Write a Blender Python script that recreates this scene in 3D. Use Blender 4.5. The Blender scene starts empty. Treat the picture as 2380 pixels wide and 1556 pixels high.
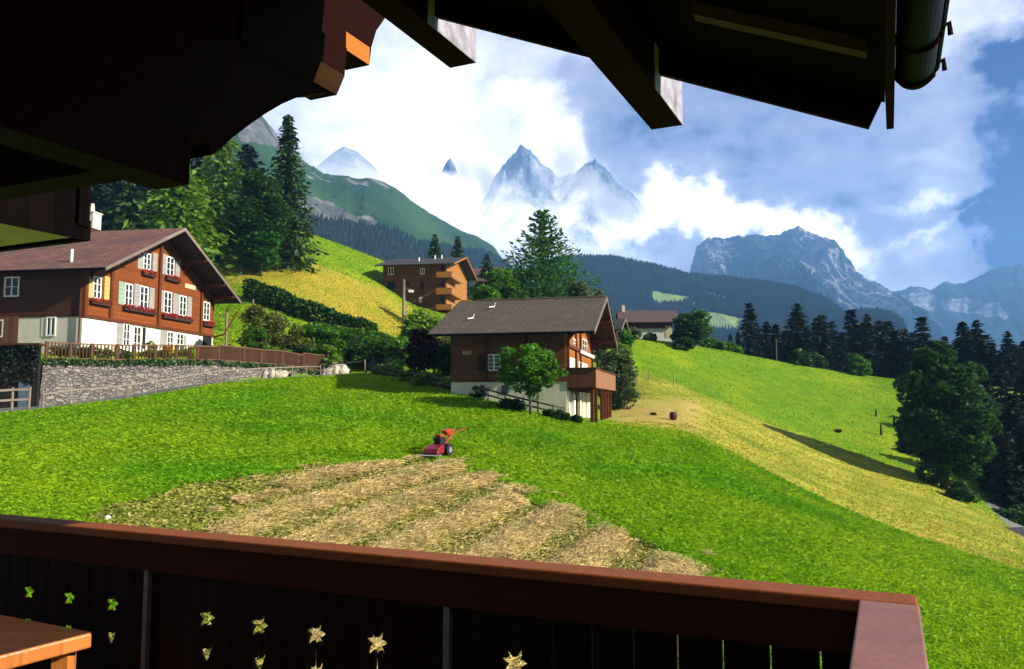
import bpy, math, random
import numpy as np
from mathutils import Vector, Matrix
R = math.radians
random.seed(7)
RNG = np.random.default_rng(7)
scn = bpy.context.scene
COL = scn.collection
# ---------------------------------------------------------------- camera
FPX = 1880.0                       # focal length for a 2380 px wide frame
PITCH = math.atan(162 / 1880)
cP, sP = math.cos(PITCH), math.sin(PITCH)
def ray(u, v):
    a = (u - 1190) / FPX; b = (778 - v) / FPX
    y = cP - b * sP
    return Vector((a / y, 1.0, (b * cP + sP) / y))
def at(u, v, Y):
    return ray(u, v) * Y
def proj(p):
    yc = p[1] * cP + p[2] * sP; zc = -p[1] * sP + p[2] * cP
    return (1190 + FPX * p[0] / yc, 778 - FPX * zc / yc)
cam_d = bpy.data.cameras.new('camera'); cam = bpy.data.objects.new('camera', cam_d); COL.objects.link(cam)
cam.rotation_euler = (math.pi / 2 + PITCH, 0, 0)
cam_d.sensor_width = 36; cam_d.lens = 36 * FPX / 2380
cam_d.clip_start = 0.05; cam_d.clip_end = 60000
scn.camera = cam
# ---------------------------------------------------------------- sun direction
SUN_AZ = R(-19); SUN_EL = R(27)
SUN = Vector((math.cos(SUN_AZ) * math.cos(SUN_EL), math.sin(SUN_AZ) * math.cos(SUN_EL), math.sin(SUN_EL)))
# ---------------------------------------------------------------- materials
def srgb(r, g, b):
    f = lambda c: (c / 255 / 12.92) if c / 255 <= .04045 else ((c / 255 + .055) / 1.055) ** 2.4
    return (f(r), f(g), f(b), 1)
class NT:
    def __init__(s, tree): s.t = tree; s.n = tree.nodes; s.l = tree.links
    def node(s, typ, **kw):
        n = s.n.new(typ)
        for k, val in kw.items():
            if k == 'ins':
                for kk, vv in val.items():
                    if isinstance(vv, bpy.types.NodeSocket): s.l.new(vv, n.inputs[kk])
                    else: n.inputs[kk].default_value = vv
            else: setattr(n, k, val)
        return n
    def noise(s, vec, scale, detail=4, rough=.55, dist=0):
        n = s.node('ShaderNodeTexNoise', ins={'Scale': scale, 'Detail': detail, 'Roughness': rough, 'Distortion': dist})
        if vec is not None: s.l.new(vec, n.inputs['Vector'])
        return n.outputs['Fac']
    def math(s, op, a, b=None, clamp=False):
        n = s.node('ShaderNodeMath', operation=op, use_clamp=clamp)
        for i, x in enumerate((a, b)):
            if x is None: continue
            if isinstance(x, bpy.types.NodeSocket): s.l.new(x, n.inputs[i])
            else: n.inputs[i].default_value = x
        return n.outputs[0]
    def remap(s, x, a, b, c=0, d=1, smooth=False):
        n = s.node('ShaderNodeMapRange', clamp=True)
        if smooth: n.interpolation_type = 'SMOOTHSTEP'
        s.l.new(x, n.inputs[0])
        for i, val in enumerate((a, b, c, d)): n.inputs[i + 1].default_value = val
        return n.outputs[0]
    def mix(s, f, a, b, blend='MIX'):
        n = s.node('ShaderNodeMix', data_type='RGBA', blend_type=blend)
        for i, x in ((0, f), (6, a), (7, b)):
            if isinstance(x, bpy.types.NodeSocket): s.l.new(x, n.inputs[i])
            else: n.inputs[i].default_value = x if i == 0 else (tuple(x) + (1,))[:4]
        return n.outputs[2]
    def ramp(s, x, stops):
        n = s.node('ShaderNodeValToRGB'); e = n.color_ramp.elements
        while len(e) < len(stops): e.new(.5)
        for k, (p, c) in enumerate(stops): e[k].position = p; e[k].color = (tuple(c) + (1,))[:4]
        s.l.new(x, n.inputs[0]); return n.outputs[0]
    def bump(s, h, dist, strength=1.0):
        n = s.node('ShaderNodeBump', ins={'Strength': strength, 'Distance': dist}); s.l.new(h, n.inputs['Height']); return n.outputs[0]
    def coord(s, kind='Object'): return s.node('ShaderNodeTexCoord').outputs[kind]
    def scale(s, vec, x, y, z):
        n = s.node('ShaderNodeMapping'); s.l.new(vec, n.inputs[0]); n.inputs['Scale'].default_value = (x, y, z); return n.outputs[0]
MATS = {}
def newmat(name):
    m = bpy.data.materials.new(name); m.use_nodes = True
    nt = NT(m.node_tree); bs = m.node_tree.nodes['Principled BSDF']; MATS[name] = m
    return m, nt, bs
def setc(nt, bs, col):
    if isinstance(col, bpy.types.NodeSocket): nt.l.new(col, bs.inputs['Base Color'])
    else: bs.inputs['Base Color'].default_value = (tuple(col) + (1,))[:4]
def simple(name, c, rough=.8, var=.35, sc=3.0, c2=None, bumpd=0, metal=0, spec=.3):
    m, nt, bs = newmat(name)
    co = nt.coord()
    f = nt.noise(co, sc, 5, .6)
    f = nt.remap(f, .3, .7)
    dark = c2 or tuple(x * (1 - var) for x in c)
    lite = tuple(min(1, x * (1 + var * .6)) for x in c) if c2 is None else c
    setc(nt, bs, nt.mix(f, dark, lite))
    bs.inputs['Roughness'].default_value = rough; bs.inputs['Metallic'].default_value = metal
    bs.inputs['Specular IOR Level'].default_value = spec
    if bumpd: nt.l.new(nt.bump(nt.noise(co, sc * 6, 4), bumpd), bs.inputs['Normal'])
    return m
def wood(name, c, axis='z', board=.18, dark=.55, rough=.7, grain=8.0, groove=.5, spec=.25):
    """boards stacked along `axis` with a shadow groove between them and grain along the others"""
    m, nt, bs = newmat(name)
    co = nt.coord()
    sep = nt.node('ShaderNodeSeparateXYZ'); nt.l.new(co, sep.inputs[0])
    a = sep.outputs['XYZ'.index(axis.upper())]
    t = nt.math('DIVIDE', a, board)
    fr = nt.math('FRACT', t)
    idx = nt.math('FLOOR', t)
    gap = nt.math('LESS_THAN', fr, .09)
    wn = nt.node('ShaderNodeTexWhiteNoise', noise_dimensions='1D'); nt.l.new(idx, wn.inputs['W'])
    sc = [1.2, 1.2, 1.2]; sc['xyz'.index(axis)] = grain * 2
    if axis == 'z': gs = (1.0, 1.0, grain)
    else: gs = (grain, grain, 1.0) if axis in 'xy' else (1, 1, 1)
    g = nt.noise(nt.scale(co, *gs), 3, 6, .65)
    bl = nt.noise(co, .6, 4)
    f = nt.math('ADD', nt.math('MULTIPLY', g, .55), nt.math('MULTIPLY', wn.outputs['Value'], .3))
    f = nt.math('ADD', f, nt.math('MULTIPLY', bl, .35))
    f = nt.remap(f, .3, .85)
    col = nt.mix(f, tuple(x * dark for x in c), tuple(min(1, x * 1.25) for x in c))
    col = nt.mix(nt.math('MULTIPLY', gap, groove), col, tuple(x * .15 for x in c))
    setc(nt, bs, col); bs.inputs['Roughness'].default_value = rough
    bs.inputs['Specular IOR Level'].default_value = spec
    h = nt.math('SUBTRACT', nt.math('MULTIPLY', g, .4), nt.math('MULTIPLY', gap, 1.0))
    nt.l.new(nt.bump(h, .012), bs.inputs['Normal'])
    return m
def shingle(name, c, c2, w=.3, h=.22, patch=None):
    m, nt, bs = newmat(name)
    co = nt.coord()
    br = nt.node('ShaderNodeTexBrick', ins={'Scale': 1.0, 'Mortar Size': .022, 'Mortar Smooth': .3, 'Brick Width': w, 'Row Height': h, 'Bias': 0.0})
    br.inputs['Color1'].default_value = (.25, .25, .25, 1); br.inputs['Color2'].default_value = (.85, .85, .85, 1); br.inputs['Mortar'].default_value = (0, 0, 0, 1)
    nt.l.new(co, br.inputs['Vector'])
    big = nt.noise(co, .35, 6, .65); fine = nt.noise(co, 7, 4, .6)
    f = nt.math('ADD', nt.math('MULTIPLY', br.outputs['Color'], .5), nt.math('MULTIPLY', fine, .5))
    col = nt.mix(nt.remap(f, .2, .8), tuple(c2), tuple(c))
    if patch: col = nt.mix(nt.remap(big, .45, .62), col, patch)
    col = nt.mix(nt.math('MULTIPLY', br.outputs['Fac'], .9), col, tuple(x * .15 for x in c2))
    setc(nt, bs, col); bs.inputs['Roughness'].default_value = .85
    nt.l.new(nt.bump(br.outputs['Color'], .04), bs.inputs['Normal'])
    return m
def foliage(name, c, c2, yellow=None, sc=.6, trans=.35, rough=.6, big=None):
    m, nt, bs = newmat(name)
    geo = nt.node('ShaderNodeNewGeometry')
    n = nt.noise(geo.outputs['Position'], sc, 4, .6)
    rnd = geo.outputs['Random Per Island']
    f = nt.remap(nt.math('ADD', nt.math('MULTIPLY', n, 1.0), nt.math('MULTIPLY', rnd, .35)), .45, .9)
    col = nt.mix(f, c, c2)
    if big: col = nt.mix(nt.remap(nt.noise(geo.outputs['Position'], .11, 4, .6), .42, .62, .0, .8), col, big)
    if yellow: col = nt.mix(nt.math('MULTIPLY', nt.math('GREATER_THAN', rnd, .9), .6), col, yellow)
    setc(nt, bs, col); bs.inputs['Roughness'].default_value = rough
    bs.inputs['Specular IOR Level'].default_value = .25
    if trans:
        tr = nt.node('ShaderNodeBsdfTranslucent'); nt.l.new(col, tr.inputs[0])
        ms = nt.node('ShaderNodeMixShader', ins={0: trans}); nt.l.new(bs.outputs[0], ms.inputs[1]); nt.l.new(tr.outputs[0], ms.inputs[2])
        nt.l.new(ms.outputs[0], nt.n['Material Output'].inputs[0])
    return m
# ---------------------------------------------------------------- objects
def tag(o, label=None, cat=None, group=None, kind=None):
    if label: o['label'] = label
    if cat: o['category'] = cat
    if group: o['group'] = group
    if kind: o['kind'] = kind
    return o
def thing(name, label, cat, loc=(0, 0, 0), rz=0, group=None):
    o = bpy.data.objects.new(name, None); COL.objects.link(o); o.location = loc; o.rotation_euler = (0, 0, rz)
    o.empty_display_size = .3
    return tag(o, label, cat, group)
class MB:
    def __init__(s): s.v = []; s.f = []; s.m = []; s.cm = 0
    def quad(s, a, b, c, d): s.poly([a, b, c, d])
    def poly(s, pts):
        n = len(s.v); s.v += [tuple(p) for p in pts]; s.f.append(tuple(range(n, n + len(pts)))); s.m.append(s.cm)
    def box(s, x0, x1, y0, y1, z0, z1, M=None):
        c = [(x0, y0, z0), (x1, y0, z0), (x1, y1, z0), (x0, y1, z0), (x0, y0, z1), (x1, y0, z1), (x1, y1, z1), (x0, y1, z1)]
        if M is not None: c = [tuple(M @ Vector(p)) for p in c]
        n = len(s.v); s.v += c
        for f in ((0, 3, 2, 1), (4, 5, 6, 7), (0, 1, 5, 4), (1, 2, 6, 5), (2, 3, 7, 6), (3, 0, 4, 7)):
            s.f.append(tuple(n + i for i in f)); s.m.append(s.cm)
        return s
    def prism(s, poly, ext):
        """closed prism: polygon (list of 3D points) swept by vector ext"""
        ext = Vector(ext); k = len(poly); n = len(s.v)
        a = [Vector(p) for p in poly]; s.v += [tuple(p) for p in a] + [tuple(p + ext) for p in a]
        s.f.append(tuple(range(n + k - 1, n - 1, -1))); s.f.append(tuple(range(n + k, n + 2 * k))); s.m += [s.cm] * 2
        for i in range(k):
            j = (i + 1) % k; s.f.append((n + i, n + j, n + k + j, n + k + i)); s.m.append(s.cm)
        return s
    def tube(s, pts, r, seg=8, r1=None, cap=True):
        pts = [Vector(p) for p in pts]; n0 = len(s.v); N = len(pts)
        for i, p in enumerate(pts):
            d = (pts[min(i + 1, N - 1)] - pts[max(i - 1, 0)]).normalized()
            up = Vector((0, 0, 1)) if abs(d.z) < .9 else Vector((1, 0, 0))
            a = d.cross(up).normalized(); b = a.cross(d)
            rr = r if r1 is None else r + (r1 - r) * i / max(1, N - 1)
            for k in range(seg):
                t = 2 * math.pi * k / seg; s.v.append(tuple(p + a * math.cos(t) * rr + b * math.sin(t) * rr))
        for i in range(N - 1):
            for k in range(seg):
                q = (k + 1) % seg; s.f.append((n0 + i * seg + k, n0 + i * seg + q, n0 + (i + 1) * seg + q, n0 + (i + 1) * seg + k)); s.m.append(s.cm)
        if cap:
            s.f.append(tuple(n0 + k for k in range(seg - 1, -1, -1))); s.f.append(tuple(n0 + (N - 1) * seg + k for k in range(seg))); s.m += [s.cm] * 2
        return s
    def bar(s, a, b, w, h):
        """rectangular bar from a to b, width w (level) and height h"""
        a = Vector(a); b = Vector(b); d = (b - a).normalized(); up = Vector((0, 0, 1))
        if abs(d.z) > .95: up = Vector((0, 1, 0))
        x = d.cross(up).normalized(); y = x.cross(d)
        q = [a - x * w / 2 - y * h / 2, a + x * w / 2 - y * h / 2, a + x * w / 2 + y * h / 2, a - x * w / 2 + y * h / 2]
        return s.prism(q, b - a)
    def build(s, name, mats, parent=None, bevel=0, smooth=False, fix=True):
        me = bpy.data.meshes.new(name); me.from_pydata(s.v, [], s.f)
        if not isinstance(mats, (list, tuple)): mats = [mats]
        for m in mats: me.materials.append(m)
        if len(mats) > 1: me.polygons.foreach_set('material_index', s.m)
        if fix:
            import bmesh
            bm = bmesh.new(); bm.from_mesh(me); bmesh.ops.recalc_face_normals(bm, faces=bm.faces); bm.to_mesh(me); bm.free()
        o = bpy.data.objects.new(name, me); COL.objects.link(o)
        if parent: o.parent = parent
        if smooth: me.polygons.foreach_set('use_smooth', [True] * len(me.polygons))
        if bevel:
            b = o.modifiers.new('bevel', 'BEVEL'); b.width = bevel; b.segments = 2; b.limit_method = 'ANGLE'
        return o
def quadmesh(name, V, mat, parent=None, nper=4, smooth=False):
    """V: (N*nper,3) array, each consecutive nper verts a face"""
    V = np.asarray(V, np.float32).reshape(-1, 3); n = len(V) // nper
    me = bpy.data.meshes.new(name)
    me.vertices.add(len(V)); me.vertices.foreach_set('co', V.ravel())
    me.loops.add(n * nper); me.loops.foreach_set('vertex_index', np.arange(n * nper, dtype=np.int32))
    me.polygons.add(n); me.polygons.foreach_set('loop_start', np.arange(0, n * nper, nper, dtype=np.int32))
    me.update(calc_edges=True); me.materials.append(mat)
    o = bpy.data.objects.new(name, me); COL.objects.link(o)
    if parent: o.parent = parent
    return o
def gridmesh(name, P, mat, parent=None, smooth=True, attrs=None):
    """P: (rows, cols, 3)"""
    r, c, _ = P.shape
    idx = np.arange(r * c).reshape(r, c)
    F = np.stack([idx[:-1, :-1], idx[:-1, 1:], idx[1:, 1:], idx[1:, :-1]], -1).reshape(-1, 4).astype(np.int32)
    me = bpy.data.meshes.new(name); me.vertices.add(r * c); me.vertices.foreach_set('co', P.astype(np.float32).ravel())
    me.loops.add(F.size); me.loops.foreach_set('vertex_index', F.ravel())
    me.polygons.add(len(F)); me.polygons.foreach_set('loop_start', np.arange(0, F.size, 4, dtype=np.int32))
    me.update(calc_edges=True); me.materials.append(mat)
    if smooth: me.polygons.foreach_set('use_smooth', np.ones(len(F), dtype=bool))
    for k, a in (attrs or {}).items():
        at_ = me.attributes.new(k, 'FLOAT_COLOR', 'POINT'); A = np.ones((r * c, 4), np.float32); A[:, :a.shape[-1]] = a.reshape(r * c, -1)
        at_.data.foreach_set('color', A.ravel())
    o = bpy.data.objects.new(name, me); COL.objects.link(o)
    if parent: o.parent = parent
    return o
# value noise -------------------------------------------------------------
_perm = np.random.default_rng(3).random((256, 256)).astype(np.float64)
def vnoise(x, y):
    xi = np.floor(x).astype(int); yi = np.floor(y).astype(int); fx = x - xi; fy = y - yi
    fx = fx * fx * (3 - 2 * fx); fy = fy * fy * (3 - 2 * fy)
    g = lambda a, b: _perm[a & 255, b & 255]
    return (g(xi, yi) * (1 - fx) + g(xi + 1, yi) * fx) * (1 - fy) + (g(xi, yi + 1) * (1 - fx) + g(xi + 1, yi + 1) * fx) * fy
def fbm(x, y, o=5, ridged=False):
    x = np.asarray(x, float); y = np.asarray(y, float); s = 0; a = .5
    for i in range(o):
        n = vnoise(x * 2 ** i + 17 * i, y * 2 ** i - 9 * i)
        s = s + a * ((1 - abs(2 * n - 1)) if ridged else n); a *= .5
    return s
def inpoly(x, y, P):
    x = np.asarray(x); y = np.asarray(y); r = np.zeros(x.shape, bool); n = len(P)
    for i in range(n):
        x0, y0 = P[i]; x1, y1 = P[(i + 1) % n]
        c = ((y0 > y) != (y1 > y))
        with np.errstate(divide='ignore', invalid='ignore'):
            r ^= c & (x < (x1 - x0) * (y - y0) / (y1 - y0 + 1e-12) + x0)
    return r
HAZE_D = 1.8e-4; CLOUD_S = .60; SUN_S = 5.0; EXPO = 1.0
SKY = [(1000, 300, 330, 260, .38, 0), (1300, 350, 50, 60, .35, 0), (1365, 430, 60, 40, .35, 0), (1260, 300, 45, 30, .2, 0), (2000, 330, 420, 320, -.02, 0), (1880, 200, 160, 60, -.10, .1), (2150, 300, 130, 50, -.08, 0), (1150, 250, 90, 30, -.14, .3), (960, 400, 60, 30, -.12, 0), (1010, 200, 50, 40, -.10, .4), (1050, 150, 260, 120, .20, 0), (880, 500, 200, 160, .4, 0), (1150, 330, 60, 60, .0, 0), (1290, 330, 60, 90, .25, -.6), (1240, 300, 50, 40, .3, 0), (1330, 400, 60, 40, .25, 0),
       (1150, 480, 120, 80, .40, 0), (1290, 530, 170, 55, .55, -.1), (1450, 520, 130, 50, .40, 0), (1560, 515, 120, 45, .35, 0), (1650, 480, 75, 60, .75, 0), (1760, 505, 90, 38, .65, 0), (1880, 530, 75, 34, .70, -.45), (1960, 590, 60, 34, .55, -.8), (1640, 545, 60, 40, .4, 0),
       (1500, 330, 190, 90, -.16, 0), (1800, 350, 260, 120, -.10, 0), (1350, 240, 120, 60, -.05, 0), (1530, 590, 90, 24, -.25, 0),
       (2160, 460, 110, 22, .26, .12), (2230, 520, 130, 10, .20, .30), (2100, 570, 130, 40, .12, 0), (2200, 600, 140, 30, .12, 0), (2150, 360, 80, 25, .12, 0), (2250, 60, 130, 120, .16, 0), (1900, 60, 200, 80, .05, 0),
       (2400, 150, 80, 50, -.75, 0), (2410, 430, 85, 130, -.60, 0), (2345, 480, 60, 60, -.2, 0), (2400, 590, 80, 50, -.55, 0), (2080, 440, 40, 30, -.15, 0)]
CLOUD_D = .0035
CLOUDS = [(1312, 375, 36, 45, 1.2), (1362, 435, 44, 26, 1.0), (1415, 470, 50, 18, .9), (1140, 420, 26, 50, .9), (1215, 450, 60, 14, .5), (1300, 490, 150, 16, .7), (1085, 400, 30, 50, .6), (1010, 390, 22, 50, .6), (1450, 500, 60, 20, .7)]
# ================================================================ TERRAIN
# loft lines: list of (u, v or None, Y, z or None)
def L(*pts): return [(p[0], p[2], (ray(p[0], p[1]).z * p[2])) for p in pts]   # from pixel + depth
def LZ(*pts): return list(pts)                                                # (u, Y, z)
LINES = [
 LZ((-700, .6, -4.4), (3100, .6, -4.6)),
 LZ((-700, 3, -4.2), (1000, 3, -4.4), (3100, 3, -5.0)),
 LZ((-700, 7, -4.0), (1000, 7, -4.35), (3100, 7, -5.6)),
 LZ((-700, 12, -3.4), (0, 12, -3.7), (1000, 12, -4.1), (2000, 12, -5.0), (3100, 12, -6.6)),
 LZ((-700, 20, -2.5), (0, 20, -2.8), (1000, 20, -3.55), (1600, 20, -4.0), (2380, 20, -5.6), (3100, 20, -8)),
 L((-700, 1040, 32), (0, 1045, 31), (500, 1035, 33), (1000, 1058, 33.5), (1300, 1085, 33), (1600, 1120, 32), (2000, 1250, 31), (2380, 1392, 30), (3100, 1640, 29)),
 # crest of the uncut meadow
 L((-700, 1010, 38), (0, 966, 41), (100, 957, 43), (200, 944, 45), (300, 930, 47), (400, 910, 49), (500, 894, 52), (650, 881, 56), (750, 874, 58), (850, 868, 59),
   (900, 880, 57), (1000, 899, 53), (1045, 912, 50.5), (1150, 938, 48), (1250, 963, 46.6), (1300, 978, 46.5), (1350, 986, 47.4), (1430, 990, 48), (1520, 997, 48), (1600, 1008, 48),
   (1700, 1058, 46), (1800, 1112, 45), (1950, 1186, 43), (2100, 1248, 41), (2250, 1300, 40), (2380, 1347, 38), (3100, 1600, 36)),
 # road edge / just past the crest
 L((-700, 1000, 40.5), (0, 958, 43), (100, 950, 45.0), (200, 939, 47), (300, 925, 49), (400, 905, 51.2), (500, 890, 54), (650, 877, 58), (750, 870, 60.3), (850, 864, 61.5),
   (900, 872, 59.5), (1000, 890, 56), (1045, 902, 53), (1150, 934, 49.6), (1250, 961, 47.8), (1300, 972, 47.8), (1350, 982, 48.8), (1430, 986, 49.8), (1520, 992, 50), (1600, 1004, 50),
   (1700, 1052, 48.5), (1800, 1104, 47.5), (1950, 1178, 45.5), (2100, 1240, 43.5), (2250, 1290, 42.5), (2380, 1338, 40.5), (3100, 1590, 38)),
 # foot of the stone wall (street side)
 L((-700, 985, 44), (0, 948, 47.2), (90, 945, 47.0), (200, 934, 49.0), (300, 918, 51), (400, 900, 53), (500, 888, 55.6), (650, 875, 59.6), (750, 868, 62), (850, 862, 63),
   (900, 866, 62), (1000, 884, 58), (1045, 890, 56), (1150, 915, 54), (1250, 935, 52), (1300, 946, 52), (1350, 970, 53), (1430, 975, 54), (1520, 972, 56), (1600, 980, 56),
   (1700, 1020, 55), (1800, 1070, 54), (1950, 1140, 53), (2100, 1200, 51), (2250, 1252, 50), (2380, 1300, 49), (3100, 1500, 46)),
 # top of the terrace behind the wall
 LZ((-700, 48, 3.2), (0, 48, 3.2), (80, 47.9, 2.9), (200, 49.7, 2.95), (400, 53.7, 3.1), (500, 56.3, 3.15), (650, 60.3, 3.2), (750, 62.7, 3.1), (800, 64, 2.9), (850, 64.5, 2.6), (900, 63, 2.5), (1000, 60, 1.8), (1045, 58, 1.5),
    (1150, 58, .9), (1250, 57, .1), (1300, 56, -.3), (1350, 57, -.9), (1430, 60, -.8), (1520, 62, -.5), (1600, 62, -.6), (1700, 62, -2.1), (1800, 61, -3.6), (1950, 60, -5.8), (2100, 58, -7.2), (2250, 57, -8.4), (2380, 56, -9.6), (3100, 52, -13)),
 # bank with the line of tree shadow (right) / garden and foot of the lawn (left)
 L((-700, 780, 66), (0, 790, 66), (300, 795, 66), (500, 800, 67), (600, 815, 67), (750, 830, 67), (850, 838, 68), (950, 846, 67), (1045, 862, 66), (1200, 880, 68), (1300, 905, 70), (1380, 920, 74), (1440, 915, 78), (1500, 880, 86), (1600, 905, 85),
   (1700, 942, 84), (1800, 985, 82), (1900, 1022, 81), (2000, 1058, 79), (2100, 1090, 77), (2250, 1160, 72), (2380, 1240, 67), (3100, 1450, 62)),
 # hedge line (left) / lower part of the far field (right)
 L((-700, 640, 86), (0, 660, 86), (300, 680, 86), (500, 690, 83), (570, 695, 81), (700, 735, 79), (870, 790, 77), (950, 810, 77), (1045, 820, 78), (1200, 830, 82), (1300, 850, 84), (1440, 850, 90), (1500, 850, 94), (1600, 870, 95),
   (1700, 890, 96), (1850, 925, 96), (2000, 960, 95), (2100, 985, 93), (2250, 1040, 88), (2380, 1090, 82), (3100, 1260, 76)),
 # top of the ochre slope (left) / crest of the far field (right)
 L((-700, 470, 118), (0, 500, 118), (300, 545, 118), (450, 560, 116), (500, 590, 114), (600, 600, 112), (700, 606, 111), (800, 640, 114), (885, 668, 119), (950, 700, 124), (1040, 722, 125), (1200, 740, 125), (1350, 760, 118), (1440, 783, 110), (1500, 790, 107),
   (1600, 800, 110), (1700, 820, 115), (1850, 850, 118), (2000, 872, 120), (2100, 884, 119), (2200, 892, 117), (2380, 905, 114), (3100, 930, 110)),
 # crest of the bright upper field (left) / ground dropping into the wood (right)
 L((-700, 300, 160), (0, 380, 160), (300, 440, 158), (450, 470, 154), (560, 500, 150), (700, 552, 150), (800, 583, 150), (885, 612, 150), (1000, 662, 150), (1110, 705, 150), (1200, 730, 148), (1350, 775, 138), (1440, 800, 124), (1500, 812, 120),
   (1600, 830, 122), (1700, 856, 126), (1850, 890, 130), (2000, 915, 132), (2100, 930, 130), (2200, 945, 128), (2380, 960, 124), (3100, 1000, 120)),
 LZ((-700, 190, 60), (0, 190, 48), (300, 190, 40), (700, 180, 22), (885, 175, 14), (1110, 175, 6), (1440, 150, 2), (1700, 150, -6), (2100, 150, -10), (3100, 145, -20)),
 LZ((-700, 300, -20), (1190, 300, -40), (3100, 300, -60)),
 LZ((-700, 1200, -150), (3100, 1200, -150)),
 LZ((-700, 9000, -400), (3100, 9000, -400)),
]
US = np.arange(-700, 3101, 8.0)
NR = [3, 4, 8, 16, 28, 30, 4, 6, 4, 12, 22, 22, 22, 10, 6, 6, 6]
_Y = []; _Z = []
for ln in LINES:
    a = np.array(ln, float); o = np.argsort(a[:, 0]); a = a[o]
    _Y.append(np.interp(US, a[:, 0], a[:, 1])); _Z.append(np.interp(US, a[:, 0], a[:, 2]))
_Y = np.array(_Y); _Z = np.array(_Z)
def smooth_cols(A, k):
    ker = np.ones(k) / k; P_ = np.pad(A, ((0, 0), (k // 2, k // 2)), 'edge')
    return np.array([np.convolve(r, ker, 'valid') for r in P_])
_Y = smooth_cols(_Y, 7); _Z = smooth_cols(_Z, 7)
rowsY = []; rowsZ = []
for k in range(len(LINES) - 1):
    n = NR[k]
    for i in range(n):
        t = i / n
        # gentle catmull-rom on z for the open slopes
        y0, y1 = _Y[k], _Y[k + 1]; z0, z1 = _Z[k], _Z[k + 1]
        y = y0 + (y1 - y0) * t
        if k in (3, 4, 5, 10, 11, 12) and k > 0:
            sm = (_Z[k - 1] - z0) / (_Y[k - 1] - y0); sp = (_Z[k + 2] - z1) / (_Y[k + 2] - y1); s = (z1 - z0) / (y1 - y0)
            m0 = np.where(sm * s > 0, np.sign(s) * np.minimum(abs((sm + s) / 2), 2 * abs(s)), 0) * (y1 - y0)
            m1 = np.where(sp * s > 0, np.sign(s) * np.minimum(abs((sp + s) / 2), 2 * abs(s)), 0) * (y1 - y0)
            z = (2 * t ** 3 - 3 * t ** 2 + 1) * z0 + (t ** 3 - 2 * t ** 2 + t) * m0 + (-2 * t ** 3 + 3 * t ** 2) * z1 + (t ** 3 - t ** 2) * m1
        else:
            z = z0 + (z1 - z0) * t
        rowsY.append(y); rowsZ.append(z)
rowsY.append(_Y[-1]); rowsZ.append(_Z[-1])
TY = np.array(rowsY); TZ = np.array(rowsZ)
TK = np.array([ray(u, 778).x for u in US])      # x / y of each column
TX = TY * np.array([ray(u, 900).x for u in US])[None, :]
KC = np.array([ray(u, 900).x for u in US])
TZ = TZ + (fbm(TX * .12, TY * .12, 4) - .47) * .35 * np.clip(TY / 40, .2, 1) * (TY < 170)
CUM = np.cumsum([0] + NR)
def ground_z(x, y):
    x = np.atleast_1d(np.asarray(x, float)); y = np.atleast_1d(np.asarray(y, float)); out = np.empty(x.shape)
    c = np.clip(np.interp(x / np.maximum(y, .6), KC, np.arange(len(KC))), 0, len(KC) - 1.001)
    c0 = c.astype(int); fr = c - c0
    order = np.argsort(c0, kind='stable'); cs = c0[order]
    b = np.flatnonzero(np.diff(cs)) + 1
    for seg in np.split(order, b):
        if len(seg) == 0: continue
        k = c0[seg[0]]
        za = np.interp(y[seg], TY[:, k], TZ[:, k]); zb = np.interp(y[seg], TY[:, k + 1], TZ[:, k + 1])
        out[seg] = za * (1 - fr[seg]) + zb * fr[seg]
    return out
def gz(x, y): return float(ground_z([x], [y])[0])
def hit(u, v, ymin=6, ymax=170):
    r = ray(u, v); Y = np.linspace(ymin, ymax, 2600)
    z = ground_z(r.x * Y, Y); d = r.z * Y - z
    i = np.flatnonzero((d[:-1] > 0) & (d[1:] <= 0))
    if len(i) == 0: i = [int(np.argmin(abs(d)))]
    y = Y[i[0]]; return (r.x * y, y, gz(r.x * y, y))
def onground(u, Y, dz=0):
    """world point on the ground on the bearing of column u at depth Y"""
    x = ray(u, 900).x * Y; return Vector((x, Y, gz(x, Y) + dz))
def gpoly(px, ymin=6): return [hit(u, v, ymin)[:2] for u, v in px]
HAY = gpoly([(1005, 1072), (1090, 1087), (1195, 1128), (1215, 1168), (1330, 1190), (1420, 1238), (1500, 1264), (1590, 1298), (1645, 1350), (1700, 1480), (1500, 1600), (300, 1600), (190, 1300), (205, 1200), (300, 1168), (450, 1122), (620, 1102), (700, 1082), (850, 1082)])
HAYRICH = gpoly([(1005, 1072), (1090, 1087), (1195, 1128), (1215, 1168), (1330, 1190), (1420, 1238), (1500, 1264), (1590, 1298), (1645, 1350), (1700, 1480), (1400, 1600), (800, 1600), (480, 1290), (520, 1215), (560, 1180), (640, 1130), (700, 1090), (850, 1084)])
BARE = [tuple(hit(u, v, 51)[:2]) for u, v in [(1425, 935), (1480, 935), (1560, 925), (1620, 938), (1625, 975)]] + [tuple(onground(u, 52.5)[:2]) for u in (1620, 1560, 1425)]
YEL = [tuple(onground(u, float(np.interp(u, US, _Y[6])) + .9)[:2]) for u in (1425, 1520, 1600, 1700, 1800, 1950, 2100, 2250, 2400)]
YEL += [tuple(hit(u, v, 55)[:2]) for u, v in [(2420, 1262), (2250, 1165), (2100, 1092), (1950, 1045), (1800, 990), (1700, 945), (1600, 903), (1500, 868), (1425, 850)]]
OCH = [tuple(hit(u, v, 70)[:2]) for u, v in [(480, 590), (600, 600), (700, 606), (800, 640), (885, 668), (960, 715), (1040, 760), (1040, 800), (940, 785), (870, 780), (700, 722), (560, 660), (470, 640)]]
ROAD_R = [tuple(hit(u, v, 55)[:2]) for u, v in [(2290, 1166), (2325, 1168), (2420, 1250), (2390, 1262)]]
ROAD = []
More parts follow.
